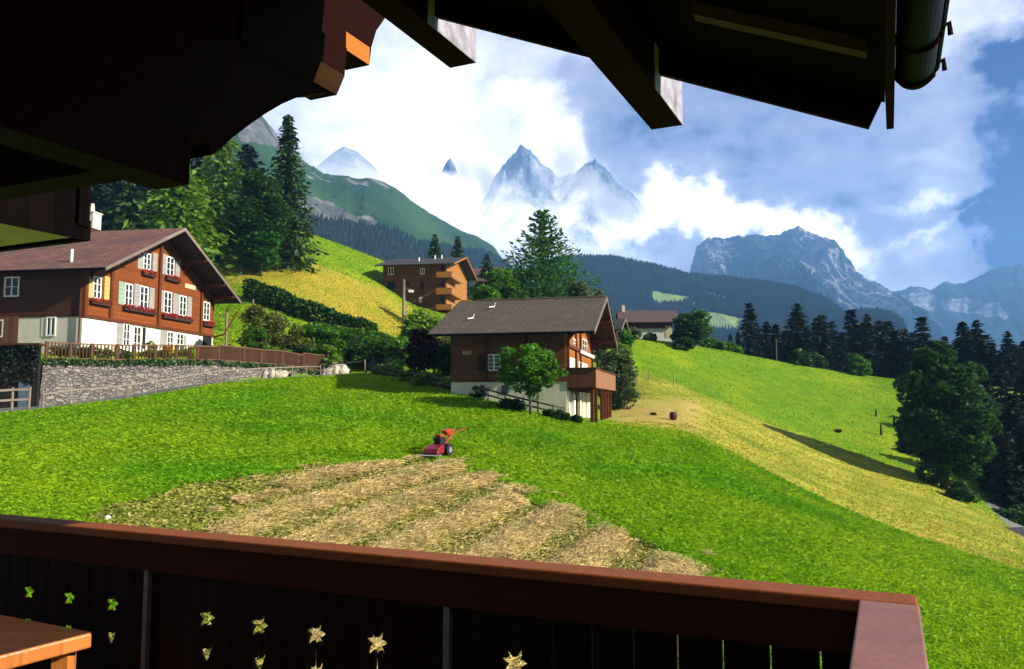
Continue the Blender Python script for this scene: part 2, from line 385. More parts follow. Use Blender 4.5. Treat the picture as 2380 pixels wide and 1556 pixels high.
for u, Y in ((-400, 41), (0, 41.8), (100, 43.8), (200, 45.8), (300, 47.8), (400, 50), (500, 52.9), (650, 57), (750, 59.3), (800, 60.4)): p = onground(u, Y); ROAD.append((p.x, p.y))
for u, Y in ((850, 75), (815, 75), (790, 62.9), (750, 62), (650, 59.6), (500, 55.6), (400, 53), (300, 51), (200, 49), (90, 47), (-400, 46)): p = onground(u, Y); ROAD.append((p.x, p.y))
def soft(px, py, poly, amp, scale=.5):
    dx = (fbm(px * scale, py * scale, 3) - .44) * amp; dy = (fbm(px * scale + 50, py * scale + 9, 3) - .44) * amp
    return inpoly(px + dx, py + dy, poly).astype(float)
def blur2(A, n=1):
    for _ in range(n):
        P_ = np.pad(A, 1, 'edge'); A = (P_[1:-1, 1:-1] * 2 + P_[:-2, 1:-1] + P_[2:, 1:-1] + P_[1:-1, :-2] + P_[1:-1, 2:]) / 6
    return A
TRK = [[(1065, 1048), (1200, 1042), (1350, 1052), (1480, 1078), (1600, 1120), (1760, 1180), (1900, 1240)], [(1075, 1062), (1200, 1056), (1345, 1066), (1470, 1092), (1590, 1136), (1740, 1194), (1880, 1256)], [(0, 1112), (300, 1092), (600, 1068), (850, 1056), (1000, 1058)]]
TRK = [[hit(u, v)[:2] for u, v in q] for q in TRK]
def trackd(x, y):
    d = np.full(np.shape(x), 99.0)
    for q in TRK:
        for (ax, ay), (bx_, by_) in zip(q[:-1], q[1:]):
            l2 = (bx_ - ax) ** 2 + (by_ - ay) ** 2; t = np.clip(((x - ax) * (bx_ - ax) + (y - ay) * (by_ - ay)) / l2, 0, 1)
            d = np.minimum(d, np.hypot(x - ax - t * (bx_ - ax), y - ay - t * (by_ - ay)))
    return d
mh = np.maximum(blur2(soft(TX, TY, HAY, 2.0, .6)), np.exp(-(trackd(TX, TY) / .35) ** 2) * .8 * (TY < 62)); mr = blur2(soft(TX, TY, HAYRICH, 2.2, .6)); mb = blur2(soft(TX, TY, BARE, 6, .35), 4)
my = blur2(soft(TX, TY, YEL, 3, .25), 5); mo = blur2(soft(TX, TY, OCH, 5, .15), 2)
mroad = np.maximum(inpoly(TX, TY, ROAD), inpoly(TX, TY, ROAD_R)).astype(float)
A1 = np.stack([mh, mr, my], -1); A2 = np.stack([mo, mroad, mb], -1)
# swath direction of the hay
_h0 = Vector(hit(560, 1222)); _h1 = Vector(hit(1000, 1092)); HD = (_h1 - _h0); HD.z = 0; HD.normalize(); HN = Vector((-HD.y, HD.x, 0))
def swath(x, y):
    w = (x - _h0.x) * HN.x + (y - _h0.y) * HN.y
    w = w + (fbm(x * .25, y * .25, 2) - .37) * 1.3
    return .5 + .5 * np.cos(2 * np.pi * w / 2.1 + .6)
TZ2 = TZ + mr * (swath(TX, TY) - .5) * .14
m, nt, bs = newmat('meadow_ground')
geo = nt.node('ShaderNodeNewGeometry'); pos = geo.outputs['Position']
a1 = nt.node('ShaderNodeAttribute', attribute_name='A1'); a2 = nt.node('ShaderNodeAttribute', attribute_name='A2')
s1 = nt.node('ShaderNodeSeparateColor'); nt.l.new(a1.outputs['Color'], s1.inputs[0]); s2 = nt.node('ShaderNodeSeparateColor'); nt.l.new(a2.outputs['Color'], s2.inputs[0])
vr = nt.node('ShaderNodeMapping'); nt.l.new(pos, vr.inputs[0]); vr.inputs['Rotation'].default_value = (0, 0, R(41)); vr.inputs['Scale'].default_value = (.25, 1.8, 1); ns = nt.noise(vr.outputs[0], .5, 4, .6)
n1 = nt.noise(pos, .09, 5, .6); n2 = nt.noise(pos, .6, 5, .65); n3 = nt.noise(pos, 4, 4, .6); n4 = nt.noise(pos, .25, 4, .6)
G_D = (.045, .115, .004); G_L = (.175, .285, .006)
green = nt.mix(nt.remap(n2, .3, .7), (.075, .185, .004), (.165, .30, .006))
green = nt.mix(nt.remap(n1, .48, .66), green, (.26, .33, .010))
green = nt.mix(nt.math('MULTIPLY', nt.remap(n3, .5, .75), .45), green, (.05, .13, .003))
yel = nt.mix(nt.remap(n2, .35, .65), (.27, .31, .020), (.48, .38, .06))
yel = nt.mix(nt.remap(n4, .46, .64), yel, (.14, .21, .010)); yel = nt.mix(nt.math('MULTIPLY', nt.remap(ns, .42, .62), .65), yel, (.20, .22, .018))
yel = nt.mix(nt.math('MULTIPLY', nt.remap(n3, .55, .8), .5), yel, (.50, .38, .10))
och = nt.mix(nt.remap(n4, .35, .65), (.40, .32, .03), (.24, .28, .016))
och = nt.mix(nt.math('MULTIPLY', nt.remap(n2, .5, .72), .6), och, (.52, .33, .05))
stub = nt.mix(nt.remap(n2, .3, .7), (.13, .19, .010), (.27, .25, .035))
hay = nt.mix(nt.remap(n3, .3, .7), (.17, .17, .02), (.42, .34, .10))
bare = nt.mix(nt.remap(n2, .35, .7), (.42, .33, .085), (.34, .28, .06))
road = nt.mix(nt.remap(n3, .3, .7), (.13, .13, .135), (.19, .185, .18))
c = nt.mix(s1.outputs[0], green, stub); c = nt.mix(s1.outputs[1], c, hay)
c = nt.mix(s1.outputs[2], c, yel); c = nt.mix(s2.outputs[0], c, och); c = nt.mix(s2.outputs[2], c, bare); c = nt.mix(s2.outputs[1], c, road)
setc(nt, bs, c); bs.inputs['Roughness'].default_value = .95; bs.inputs['Specular IOR Level'].default_value = .1
nt.l.new(nt.bump(nt.math('ADD', n3, n2), .12), bs.inputs['Normal'])
ground = gridmesh('ground', np.stack([TX, TY, TZ2], -1), m, attrs={'A1': A1, 'A2': A2}); tag(ground, kind='structure')
b = MB(); b.poly([(-120, -60, -5.0), (120, -60, -6.2), (120, 9, -6.6), (-120, 9, -4.9)])
o = b.build('ground_behind', MATS['meadow_ground']); tag(o, kind='structure')
# ---------------------------------------------------------------- grass and hay as loose blades
def blades(name, n, ymin, ymax, mask, size, mat, lean=.6, flat=None, wfac=.2, power=2.0, kr=(-.68, .82)):
    """n blade triangles, thinning out with distance; mask(x,y)->bool"""
    t = RNG.random(n); 
    Y = (ymin ** (1 - power + 1) + t * (ymax ** (2 - power) - ymin ** (2 - power))) ** (1 / (2 - power)) if power != 2 else ymin * (ymax / ymin) ** t
    X = RNG.uniform(kr[0], kr[1], n) * Y
    k = mask(X, Y); X = X[k]; Y = Y[k]; n = len(X)
    Z = ground_z(X, Y)
    r_in = inpoly(X, Y, HAYRICH); Z = Z + r_in * (swath(X, Y) - .5) * .14
    s = size * np.clip(Y / 22, .75, 1.5) * RNG.uniform(.5, 1.35, n)
    if flat is None:
        ang = RNG.uniform(0, 2 * np.pi, n); le = RNG.uniform(.6, lean, n)
        tip = np.stack([np.cos(ang) * le * s, np.sin(ang) * le * s, s * np.sqrt(1 - le * le * .9)], -1)
        wa = RNG.uniform(0, 2 * np.pi, n); w = s * wfac * RNG.uniform(.6, 1.6, n)
        side = np.stack([np.cos(wa) * w, np.sin(wa) * w, np.zeros(n)], -1)
    else:
        ang = math.atan2(flat.y, flat.x) + RNG.normal(0, .75, n)
        tip = np.stack([np.cos(ang) * s, np.sin(ang) * s, RNG.normal(0.05, .16, n) * s], -1)
        w = s * wfac * RNG.uniform(.5, 1.5, n)
        side = np.stack([-np.sin(ang) * w, np.cos(ang) * w, RNG.normal(0, .5, n) * w], -1)
    B = np.stack([X, Y, Z + (0.0 if flat is None else .04) + (RNG.random(n) * .10 * (0 if flat is None else 1))], -1)
    mid = B + tip * .55
    V = np.stack([B - side * .5, B + side * .5, mid + side * .7, B + tip, mid - side * .7], 1)
    if flat is None: V = np.stack([B - side * .35, B + side * .35, mid + side * .8, B + tip * np.array([1.15, 1.15, .8]), mid - side * .8], 1)
    return quadmesh(name, V.reshape(-1, 3), mat, nper=5)
YL = _Y[6]   # crest depth per column
def crestY(x, y): return np.interp(x / y, KC, YL)
def in_green(x, y):
    h = soft(x, y, HAY, 2.0, .6) > .5
    tk = np.exp(-(trackd(x, y) / .22) ** 2) * (.55 + .5 * fbm(x * .3, y * .3, 3))
    return (~h) & (y < crestY(x, y) + .6) & ~inpoly(x, y, ROAD) & (RNG.random(len(x)) > tk)
# ================================================================ FOREGROUND CHALET (balcony the photo is taken from)
FA = -math.atan2(.42107502, .90702581)
D2 = Vector((.42107502, .90702581, 0)); DT = Vector((D2.y, -D2.x, 0))
def st(u, v, s=None, t=None, z=None):
    d = ray(u, v); a, b_ = d.dot(D2), d.dot(DT)
    k = s / a if s is not None else (t / b_ if t is not None else z / d.z)
    return (b_ * k, a * k, d.z * k)
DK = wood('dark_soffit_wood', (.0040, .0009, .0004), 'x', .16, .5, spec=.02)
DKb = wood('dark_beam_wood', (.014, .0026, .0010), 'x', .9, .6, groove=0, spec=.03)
ORW = wood('sunlit_beam_wood', (.36, .10, .006), 'z', .9, .7, groove=0, grain=14)  # orange of the beam wood in sunlight, for the painted sun patches
TIP = simple('sunlit_weathered_paint', (.42, .40, .47), .8, .55, 9, (.14, .12, .15))
RW = wood('railing_wood', (.020, .0055, .003), 'x', 3.0, .6, groove=0, spec=.05)
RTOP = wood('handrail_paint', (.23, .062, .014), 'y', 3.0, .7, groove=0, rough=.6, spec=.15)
RSIDE = simple('handrail_return_paint', (.25, .105, .070), .5, .25, 7, None, .002)
roof0 = thing('chalet_roof', 'dark overhanging chalet roof with beams right above the balcony', 'roof', (0, 0, 0), FA)
SL = .439
zv = lambda t: 1.112 - SL * t            # bottom edge of the verge board
b = MB()
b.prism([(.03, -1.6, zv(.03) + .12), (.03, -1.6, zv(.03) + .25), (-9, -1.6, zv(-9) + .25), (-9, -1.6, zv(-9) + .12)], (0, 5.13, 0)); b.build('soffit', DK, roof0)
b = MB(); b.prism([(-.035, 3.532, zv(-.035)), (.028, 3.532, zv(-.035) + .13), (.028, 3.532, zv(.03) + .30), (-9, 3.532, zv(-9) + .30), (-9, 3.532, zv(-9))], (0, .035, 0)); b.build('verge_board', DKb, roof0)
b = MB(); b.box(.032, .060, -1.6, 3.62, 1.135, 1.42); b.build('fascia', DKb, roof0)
b = MB(); b.prism([(-.5, 2.86, zv(-.5) + .06), (-.5, 2.86, zv(-.5) + .13), (-1.2, 2.86, zv(-1.2) + .13), (-1.2, 2.86, zv(-1.2) + .06)], (0, .09, 0))
x0 = st(1614, 71, s=2.95)[0]; x1 = st(2016, 180, s=2.95)[0]
b = MB(); b.prism([(x0, 2.92, zv(x0) + .07), (x0, 2.92, zv(x0) + .125), (x1, 2.92, zv(x1) + .125), (x1, 2.92, zv(x1) + .07)], (0, .06, 0)); b.build('batten', wood('batten_wood', (.05, .016, .008), 'x', 3, .6, groove=0), roof0)
for (ta, tb, zb) in ((-1.062, -.899, 1.414), (-2.256, -2.085, 1.958)):
    zt = zv((ta + tb) / 2) + .115
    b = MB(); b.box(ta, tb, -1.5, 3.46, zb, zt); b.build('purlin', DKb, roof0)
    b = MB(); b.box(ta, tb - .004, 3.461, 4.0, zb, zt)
    b.cm = 1; b.box(tb - .004, tb, 3.461, 4.002, zb + .001, zt)  # pale layer on the sunward side only: worn paint with sunlight in its colour
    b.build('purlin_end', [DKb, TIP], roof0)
# stepped corbel, curved brace and infill panel
T0, T1 = -3.0, -2.826
b = MB(); zt = zv(-2.9) + .10
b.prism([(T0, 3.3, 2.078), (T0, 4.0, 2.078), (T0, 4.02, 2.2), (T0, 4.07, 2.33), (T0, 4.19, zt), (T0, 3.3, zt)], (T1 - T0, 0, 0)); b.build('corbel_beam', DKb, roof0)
b = MB(); b.box(T1 + .0005, T1 + .003, 3.76, 3.998, 2.079, 2.19); b.build('corbel_sun_patch', ORW, roof0)  # thin orange plate: sun patch painted onto the dark beam
b = MB(); b.prism([(-2.985, 2.9, 1.76), (-2.985, 3.65, 1.76), (-2.985, 3.72, 1.90), (-2.985, 3.74, 2.076), (-2.985, 2.9, 2.076)], (.185, 0, 0)); b.build('corbel_beam', DKb, roof0)
b = MB(); b.prism([(-2.7995, 3.44, 1.762), (-2.7995, 3.648, 1.762), (-2.7995, 3.718, 1.90), (-2.7995, 3.50, 1.90)], (.003, 0, 0)); b.build('corbel_sun_patch', ORW, roof0)  # second painted sun patch, on the lower beam
arc = [(722, 226), (680, 228), (640, 236), (600, 253), (560, 276), (520, 303), (480, 333), (455, 356), (434, 371)]
pa = [(-2.975,) + st(u, v, t=-2.97)[1:] for u, v in arc]
body = [p for p in pa] + [(-2.975, pa[-1][1] - .02, 1.2), (-2.975, -1.5, 1.2), (-2.975, -1.5, zt + .01), (-2.975, 3.31, zt + .01), (-2.975, 3.45, 2.08)]
b = MB(); b.prism(body, (.165, 0, 0)); b.build('carved_brace', DKb, roof0)
b = MB(); b.box(-2.995, -2.79, -1.5, 2.60, .972, 1.235); b.build('tie_beam', DKb, roof0, bevel=.006)
b = MB(); b.box(-9, -3.0, 2.44, 2.60, 1.045, 1.28); b.build('cross_beam', DKb, roof0)
b = MB(); b.prism([(-9, 2.5, 1.28), (-3.0, 2.5, 1.28), (-3.0, 2.5, zv(-3.0) + .11), (-9, 2.5, zv(-9) + .11)], (0, .05, 0)); b.build('gable_boarding', DK, roof0)
# gutter
GM = simple('gutter_metal', (.004, .006, .006), .6, .3, 5, None, 0, 0, .08)
b = MB(); cx_, cz, rr = .135, 1.262, .068; seg = 14
for i in range(seg):
    a0 = math.pi + math.pi * i / seg; a1_ = math.pi + math.pi * (i + 1) / seg
    p = [(cx_ + rr * math.cos(a), cz + rr * math.sin(a)) for a in (a0, a1_)]; q = [(cx_ + (rr - .004) * math.cos(a), cz + (rr - .004) * math.sin(a)) for a in (a0, a1_)]
    b.quad((p[0][0], -1.6, p[0][1]), (p[1][0], -1.6, p[1][1]), (p[1][0], 3.36, p[1][1]), (p[0][0], 3.36, p[0][1]))
    b.quad((q[1][0], -1.6, q[1][1]), (q[0][0], -1.6, q[0][1]), (q[0][0], 3.36, q[0][1]), (q[1][0], 3.36, q[1][1]))
    # rounded end cap
    for j in range(4):
        e0, e1 = j / 4 * math.pi / 2, (j + 1) / 4 * math.pi / 2
        f = lambda a, e: (cx_ + rr * math.cos(a) * math.cos(e), 3.36 + .045 * math.sin(e), cz + rr * math.sin(a) * math.cos(e))
        b.quad(f(a0, e0), f(a1_, e0), f(a1_, e1), f(a0, e1))
g_ = b.build('gutter', GM, roof0, smooth=True, fix=False)
b = MB(); b.tube([(cx_ + rr + .006, -1.6, cz + .005), (cx_ + rr + .006, 3.36, cz + .005)], .011, 8); b.build('gutter_bead', GM, roof0)
for s_ in (1.75, 2.35, 2.98, 3.30):
    b = MB(); pts = [(cx_ + (rr + .006) * math.cos(a), s_, cz + (rr + .006) * math.sin(a)) for a in [math.pi + math.pi * i / 10 for i in range(11)]]
    pts += [(cx_ + rr + .026, s_, cz + .01), (cx_ + rr + .030, s_ + .02, cz - .025)]
    b.tube(pts, .009, 6); b.build('gutter_bracket', DKb, roof0)
# side bay of the same house, lower left
c0 = st(190, 552, s=4.2)
bay = thing('side_bay', 'dark boarded side bay with pale plaster underside at the left edge of the balcony view', 'bay', (0, 0, 0), FA)
b = MB(); b.box(c0[0] - 4.5, c0[0], -.5, 4.2, c0[2] + .03, 3.1); b.build('boarding', wood('bay_boards', (.0035, .002, .002), 'y', .22, .5, spec=.02), bay)
b = MB(); b.box(c0[0] - 4.5, c0[0] - .03, -.5, 4.17, c0[2], c0[2] + .028); b.build('plaster_soffit', simple('olive_plaster', (.50, .38, .20), .9, .2, 2), bay)
b = MB(); b.box(c0[0] - .03, c0[0] + .035, 4.14, 4.235, c0[2] + .08, 3.1); b.build('corner_post', MATS['bay_boards'], bay)
b = MB(); b.box(c0[0] - 4.5, c0[0] + .02, 4.2, 4.26, c0[2] - .02, c0[2] + .14); b.box(c0[0], c0[0] + .02, -.5, 4.2, c0[2] - .02, c0[2] + .10); b.build('edge_moulding', MATS['bay_boards'], bay)
# railing ------------------------------------------------------------------
rail = thing('balcony_railing', 'dark brown balcony railing with flower cut-outs and a reddish top rail', 'railing', (0, 0, 0), FA)
ZT = -.503
b = MB(); b.box(-6.5, .049, 2.325, 2.445, ZT - .035, ZT); b.build('top_rail', RTOP, rail, bevel=.006)
b = MB(); b.box(-.088, .051, -1.2, 2.3245, ZT - .040, ZT - .001); b.build('return_rail', RSIDE, rail, bevel=.005)
b = MB(); b.box(-6.5, -.02, 2.345, 2.385, ZT - .150, ZT - .036); b.build('apron_board', wood('apron_wood', (.060, .013, .004), 'z', 3, .7, groove=0, spec=.05), rail)
b = MB(); b.box(.0, .03, -1.2, 2.36, -1.5, ZT - .041); b.build('return_boarding', RW, rail)
BW = .1300; SB = 2.388; TH = .022
fl_c = -1.622 - .0; ZF = -.815
# flower outline around (0,0) : right half, from top to bottom (x>=0)
def half_flower():
    P = [(0, .018), (.012, .030), (.031, .047), (.028, .026), (.024, .014), (.036, .013), (.050, .006), (.038, -.003), (.026, -.008), (.036, -.022), (.040, -.044), (.024, -.036), (.012, -.026), (.009, -.034), (.008, -.044)]
    return P
def half_lower():
    P = [(0, -.050), (.009, -.052), (.009, -.098), (.011, -.118), (.030, -.088), (.041, -.068), (.038, -.105), (.024, -.142), (.009, -.166), (0, -.17)]
    return P
fl_pos = []   # joints with flowers, spacing two boards
tt = fl_c
joints = [fl_c + BW * 2 * i for i in range(-12, 3)]
skip = []
def board(xa, xb, notch_l, notch_r):
    """board outline in (x,z); notches cut in left/right edge"""
    zt, zb = ZT - .04, -1.50; g = .0032
    L_, R_ = xa + g, xb - g
    P = [(L_, zt), (R_, zt)]
    if notch_r:
        for hp in (half_flower(), half_lower()):
            P.append((R_, ZF + hp[0][1]))
            for x, z in hp[1:-1]:
                P.append((min(R_, xb - x), ZF + z))
            P.append((R_, ZF + hp[-1][1]))
    P += [(R_, zb), (L_, zb)]
    if notch_l:
        for hp in (half_lower(), half_flower()):
            P.append((L_, ZF + hp[-1][1]))
            for x, z in reversed(hp[1:-1]):
                P.append((max(L_, xa + x * .93), ZF + z))
            P.append((L_, ZF + hp[0][1]))
    m_ = MB(); m_.prism([(x, SB, z) for x, z in P], (0, TH, 0)); return m_
k = 0; x = fl_c - BW * 24
posts_t = (-2.70, -1.335)
while x < -.03:
    xb = min(x + BW, -.012)
    i = round((x - fl_c) / BW)
    has = lambda j: (j % 2 == 0) and j <= 4 and abs(fl_c + j * BW - posts_t[0]) > .09 and abs(fl_c + j * BW - posts_t[1]) > .09
    board(x, xb, has(i), has(i + 1)).build('board', RW, rail)
    x += BW
PG = simple('post_grey_wood', (.20, .14, .12), .7, .3, 20)
for t_ in posts_t:
    b = MB(); b.box(t_ - .011, t_ + .011, 2.365, 2.387, -1.5, ZT - .152); b.build('post', PG, rail)
b = MB(); b.box(-6.5, .03, -1.3, 2.44, -1.56, -1.50)
o = b.build('balcony_floor', DK); o.rotation_euler = (0, 0, FA); tag(o, kind='structure')
# table corner
tb_ = thing('wooden_table', 'corner of a wooden table with bright orange edge beside the railing', 'table', (0, 0, -1.5), 0)
P0 = ray(215, 1471) * (-.85 / ray(215, 1471).z); P1 = ray(0, 1430) * (-.85 / ray(0, 1430).z); P2 = ray(0, 1525) * (-.85 / ray(0, 1525).z)
P1 = P0 + (P1 - P0) * 1.7; P2 = P0 + (P2 - P0) * 1.6; P3 = P1 + (P2 - P0)
dz = Vector((0, 0, 1.5))
TW = wood('table_wood', (.46, .15, .03), 'y', .12, .7, rough=.4, groove=.3, spec=.5)
b = MB(); b.prism([P + dz for P in (P0, P1, P3, P2)], (0, 0, -.055)); b.build('table_top', TW, tb_, bevel=.008)
b = MB(); I_ = lambda P: P + dz + ((P0 + P1 + P2 + P3) / 4 - P) * .012 + Vector((0, 0, .0005))
b.prism([I_(P) for P in (P0, P1, P3, P2)], (0, 0, .002)); b.build('table_surface', wood('shaded_table_wood', (.075, .030, .012), 'y', .12, .7, rough=.4, groove=.3, spec=.4), tb_)  # dark sheet over the same wood: shade on the top put into the colour
cen = (P0 + P1 + P2 + P3) / 4
for q in (P0, P1, P2, P3):
    c_ = cen + (q - cen) * .82 + dz; b = MB(); b.box(c_.x - .03, c_.x + .03, c_.y - .03, c_.y + .03, 0, c_.z - .056); b.build('leg', TW, tb_)
# ================================================================ HOUSES
WHITE = simple('lime_plaster', (.80, .75, .60), .9, .10, 1.2, (.64, .60, .48), .004)
SHADEW = simple('grey_plaster', (.62, .60, .55), .9, .2, 1.0)
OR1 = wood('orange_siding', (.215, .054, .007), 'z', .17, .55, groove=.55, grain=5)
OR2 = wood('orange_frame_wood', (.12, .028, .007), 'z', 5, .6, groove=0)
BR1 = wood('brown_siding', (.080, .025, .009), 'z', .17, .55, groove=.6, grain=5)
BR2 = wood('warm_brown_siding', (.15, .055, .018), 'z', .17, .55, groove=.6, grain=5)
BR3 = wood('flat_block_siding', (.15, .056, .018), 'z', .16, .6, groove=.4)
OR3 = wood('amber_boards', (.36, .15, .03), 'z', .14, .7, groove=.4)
DKR = wood('roof_underside', (.040, .014, .007), 'x', .2, .5)
GREYW = wood('verge_wood', (.20, .155, .125), 'z', 4, .6, groove=0)
TIL1 = shingle('clay_tiles', (.28, .115, .065), (.085, .038, .024), .35, .38, (.105, .052, .034))
TIL2 = shingle('mossy_slates', (.125, .085, .050), (.040, .026, .016), .36, .36, (.070, .055, .022))
TIL3 = shingle('dark_roofing', (.045, .038, .042), (.03, .026, .03), .4, .4)
TIL4 = shingle('red_brown_roofing', (.12, .06, .05), (.08, .045, .04), .4, .4)
FRW = simple('window_white', (.82, .80, .74), .6, .06, 3)
SHG = wood('shutter_grey', (.34, .33, .31), 'z', .07, .7, groove=.6)
SHY = wood('shutter_yellow', (.55, .42, .12), 'z', .07, .7, groove=.5)
SHT = wood('shutter_green', (.30, .40, .30), 'z', .07, .7, groove=.5)
RED = foliage('geranium_flowers', (.22, .008, .006), (.50, .02, .01), None, 4, .2)
BOXW = simple('flower_box_wood', (.045, .022, .014), .8, .4, 6)
m, nt, bs = newmat('window_glass'); setc(nt, bs, (.02, .025, .03)); bs.inputs['Roughness'].default_value = .08; bs.inputs['Specular IOR Level'].default_value = .6
GLASS = m
CURT = simple('net_curtain', (.60, .60, .56), .9, .2, 8)
DARK = simple('dark_opening', (.012, .010, .010), .8, .3, 3)
class House:
    """local frame: x = along the ridge towards the lit gable (gable wall at x=0), y = away from the viewer, z = up (world z)"""
    def __init__(s, name, label, cat, X, Y, th, L, W, z0, group=None):
        s.root = thing(name, label, cat, (X, Y, z0), th, group); s.th = th; s.X = X; s.Y = Y; s.L = L; s.W = W; s.z0 = z0
        s.ex = Vector((math.cos(th), math.sin(th), 0)); s.ey = Vector((-math.sin(th), math.cos(th), 0))
    def loc(s, p): d = Vector(p) - Vector((s.X, s.Y, 0)); return Vector((d.dot(s.ex), d.dot(s.ey), p[2] - s.z0))
    def onx(s, u, v, x=0.0):
        r = ray(u, v); o = Vector((s.X, s.Y, 0)); k = (x + o.dot(s.ex)) / r.dot(s.ex); return s.loc(r * k)
    def ony(s, u, v, y=0.0):
        r = ray(u, v); o = Vector((s.X, s.Y, 0)); k = (y + o.dot(s.ey)) / r.dot(s.ey); return s.loc(r * k)
    def shell(s, zw, ze, rise, oy, base, wall_side, wall_gable):
        """plaster base to zw, timber above, roof line through (eave ze at y=-oy, ridge ze+rise)"""
        z0 = s.z0; W, Ln = s.W, s.L; sl = rise / (W / 2 + oy); s.sl = sl; s.zeave = ze - z0; s.oy = oy; s.ridge = ze + rise - z0
        zr = lambda y: ze - z0 + sl * (min(y, W - y) + oy) - .16
        s.zr = zr
        if base:
            b = MB(); b.box(-Ln, 0, 0, W, -3.0, zw - z0); b.build('base_wall', base, s.root)
        q = .03
        b = MB(); b.box(-Ln - q, -.12, -q, W + q, zw - z0 + .001, zr(0)); b.cm = 0
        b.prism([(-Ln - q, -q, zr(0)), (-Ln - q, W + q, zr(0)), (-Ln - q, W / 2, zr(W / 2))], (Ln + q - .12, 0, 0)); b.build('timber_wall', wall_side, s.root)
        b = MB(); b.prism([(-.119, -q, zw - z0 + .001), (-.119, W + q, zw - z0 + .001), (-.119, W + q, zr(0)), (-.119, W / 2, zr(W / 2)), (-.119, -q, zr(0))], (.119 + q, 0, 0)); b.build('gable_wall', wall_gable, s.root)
    def roof(s, ox, oxl, mat, th=.16, under=DKR, edge=GREYW):
        W, Ln = s.W, s.L; oy = s.oy; top = MB(); un = MB(); ed = MB()
        r = thingpart = None
        for sg in (0, 1):
            Yf = (lambda y: y) if sg == 0 else (lambda y: W - y)
            a = (Yf(-oy), s.zeave); c = (W / 2, s.ridge)
            top.prism([(-Ln - oxl, a[0], a[1]), (-Ln - oxl, c[0], c[1]), (-Ln - oxl, c[0], c[1] - .07), (-Ln - oxl, a[0], a[1] - .07)], (Ln + oxl + ox, 0, 0))
            un.prism([(-Ln - oxl + .02, a[0], a[1] - .0702), (-Ln - oxl + .02, c[0], c[1] - .0702), (-Ln - oxl + .02, c[0], c[1] - th), (-Ln - oxl + .02, a[0], a[1] - th)], (Ln + oxl + ox - .04, 0, 0))
        rf = top.build('roof', mat, s.root)
        un.build('soffit', under, rf)
        for sg in (0, 1):
            Yf = (lambda y: y) if sg == 0 else (lambda y: W - y)
            e = MB(); e.prism([(ox + .001, Yf(-oy), s.zeave + .01), (ox + .001, W / 2, s.ridge + .01), (ox + .001, W / 2, s.ridge - .24), (ox + .001, Yf(-oy), s.zeave - .22)], (.05, 0, 0)); e.build('verge_board', edge, rf)
        s.rf = rf; return rf
    def window(s, y0, y1, z0_, z1, x=0.0, plane='x', cols=2, rows=3, glass=GLASS, fr=.09, name='window'):
        f = MB(); d = .05
        def bx(m_, a0, a1, c0, c1, e0, e1):
            if plane == 'x': m_.box(x + e0, x + e1, a0, a1, c0, c1)
            else: m_.box(a0, a1, x - e1, x - e0, c0, c1)
        bx(f, y0, y0 + fr, z0_, z1, .035, .035 + d); bx(f, y1 - fr, y1, z0_, z1, .035, .035 + d)
        bx(f, y0 + fr, y1 - fr, z0_, z0_ + fr, .035, .035 + d); bx(f, y0 + fr, y1 - fr, z1 - fr, z1, .035, .035 + d)
        for i in range(1, cols):
            yc = y0 + (y1 - y0) * i / cols; bx(f, yc - .05, yc + .05, z0_ + fr, z1 - fr, .037, .08)
        for i in range(1, rows):
            zc = z0_ + (z1 - z0_) * i / rows; bx(f, y0 + fr, y1 - fr, zc - .018, zc + .018, .036, .07)
        w = f.build(name, FRW, s.root)
        g = MB(); bx(g, y0 + fr * .5, y1 - fr * .5, z0_ + fr * .5, z1 - fr * .5, .032, .045); g.build('pane', glass, w)
        return w
    def slab(s, name, mat, y0, y1, z0_, z1, e0=.032, e1=.07, x=0.0, plane='x', parent=None):
        m_ = MB()
        if plane == 'x': m_.box(x + e0, x + e1, y0, y1, z0_, z1)
        else: m_.box(y0, y1, x - e1, x - e0, z0_, z1)
        return m_.build(name, mat, parent or s.root)
    def flowerbox(s, y0, y1, z, x=0.0):
        bxo = s.slab('flower_box', BOXW, y0, y1, z - .24, z, .06, .27, x)
        n = int((y1 - y0) * 110); P = np.stack([RNG.uniform(x + .05, x + .33, n), RNG.uniform(y0, y1, n), z - .02 + RNG.uniform(-.12, .2, n)], -1)
        leafq(P, .10, RED, 'flowers', bxo)
        return bxo
def leafq(P, size, mat, name, parent=None, flat=0.0, sizevar=.5):
    """random little quads around points P"""
    n = len(P); a = RNG.normal(size=(n, 3)); a[:, 2] *= (1 - flat); a /= np.linalg.norm(a, axis=1, keepdims=True) + 1e-9
    c = RNG.normal(size=(n, 3)); c[:, 2] *= (1 - flat); b_ = np.cross(a, c); b_ /= np.linalg.norm(b_, axis=1, keepdims=True) + 1e-9
    if flat: b_ = np.cross(np.tile([0, 0, 1.0], (n, 1)) + RNG.normal(0, .35, (n, 3)), a); b_ /= np.linalg.norm(b_, axis=1, keepdims=True) + 1e-9
    s = size * RNG.uniform(1 - sizevar, 1 + sizevar, (n, 1)) * .5
    V = np.stack([P - a * s - b_ * s * .6, P + a * s * .2 - b_ * s * 1.0, P + a * s * 1.2 + b_ * s * .1, P - a * s * .1 + b_ * s], 1)
    return quadmesh(name, V.reshape(-1, 3), mat, parent)
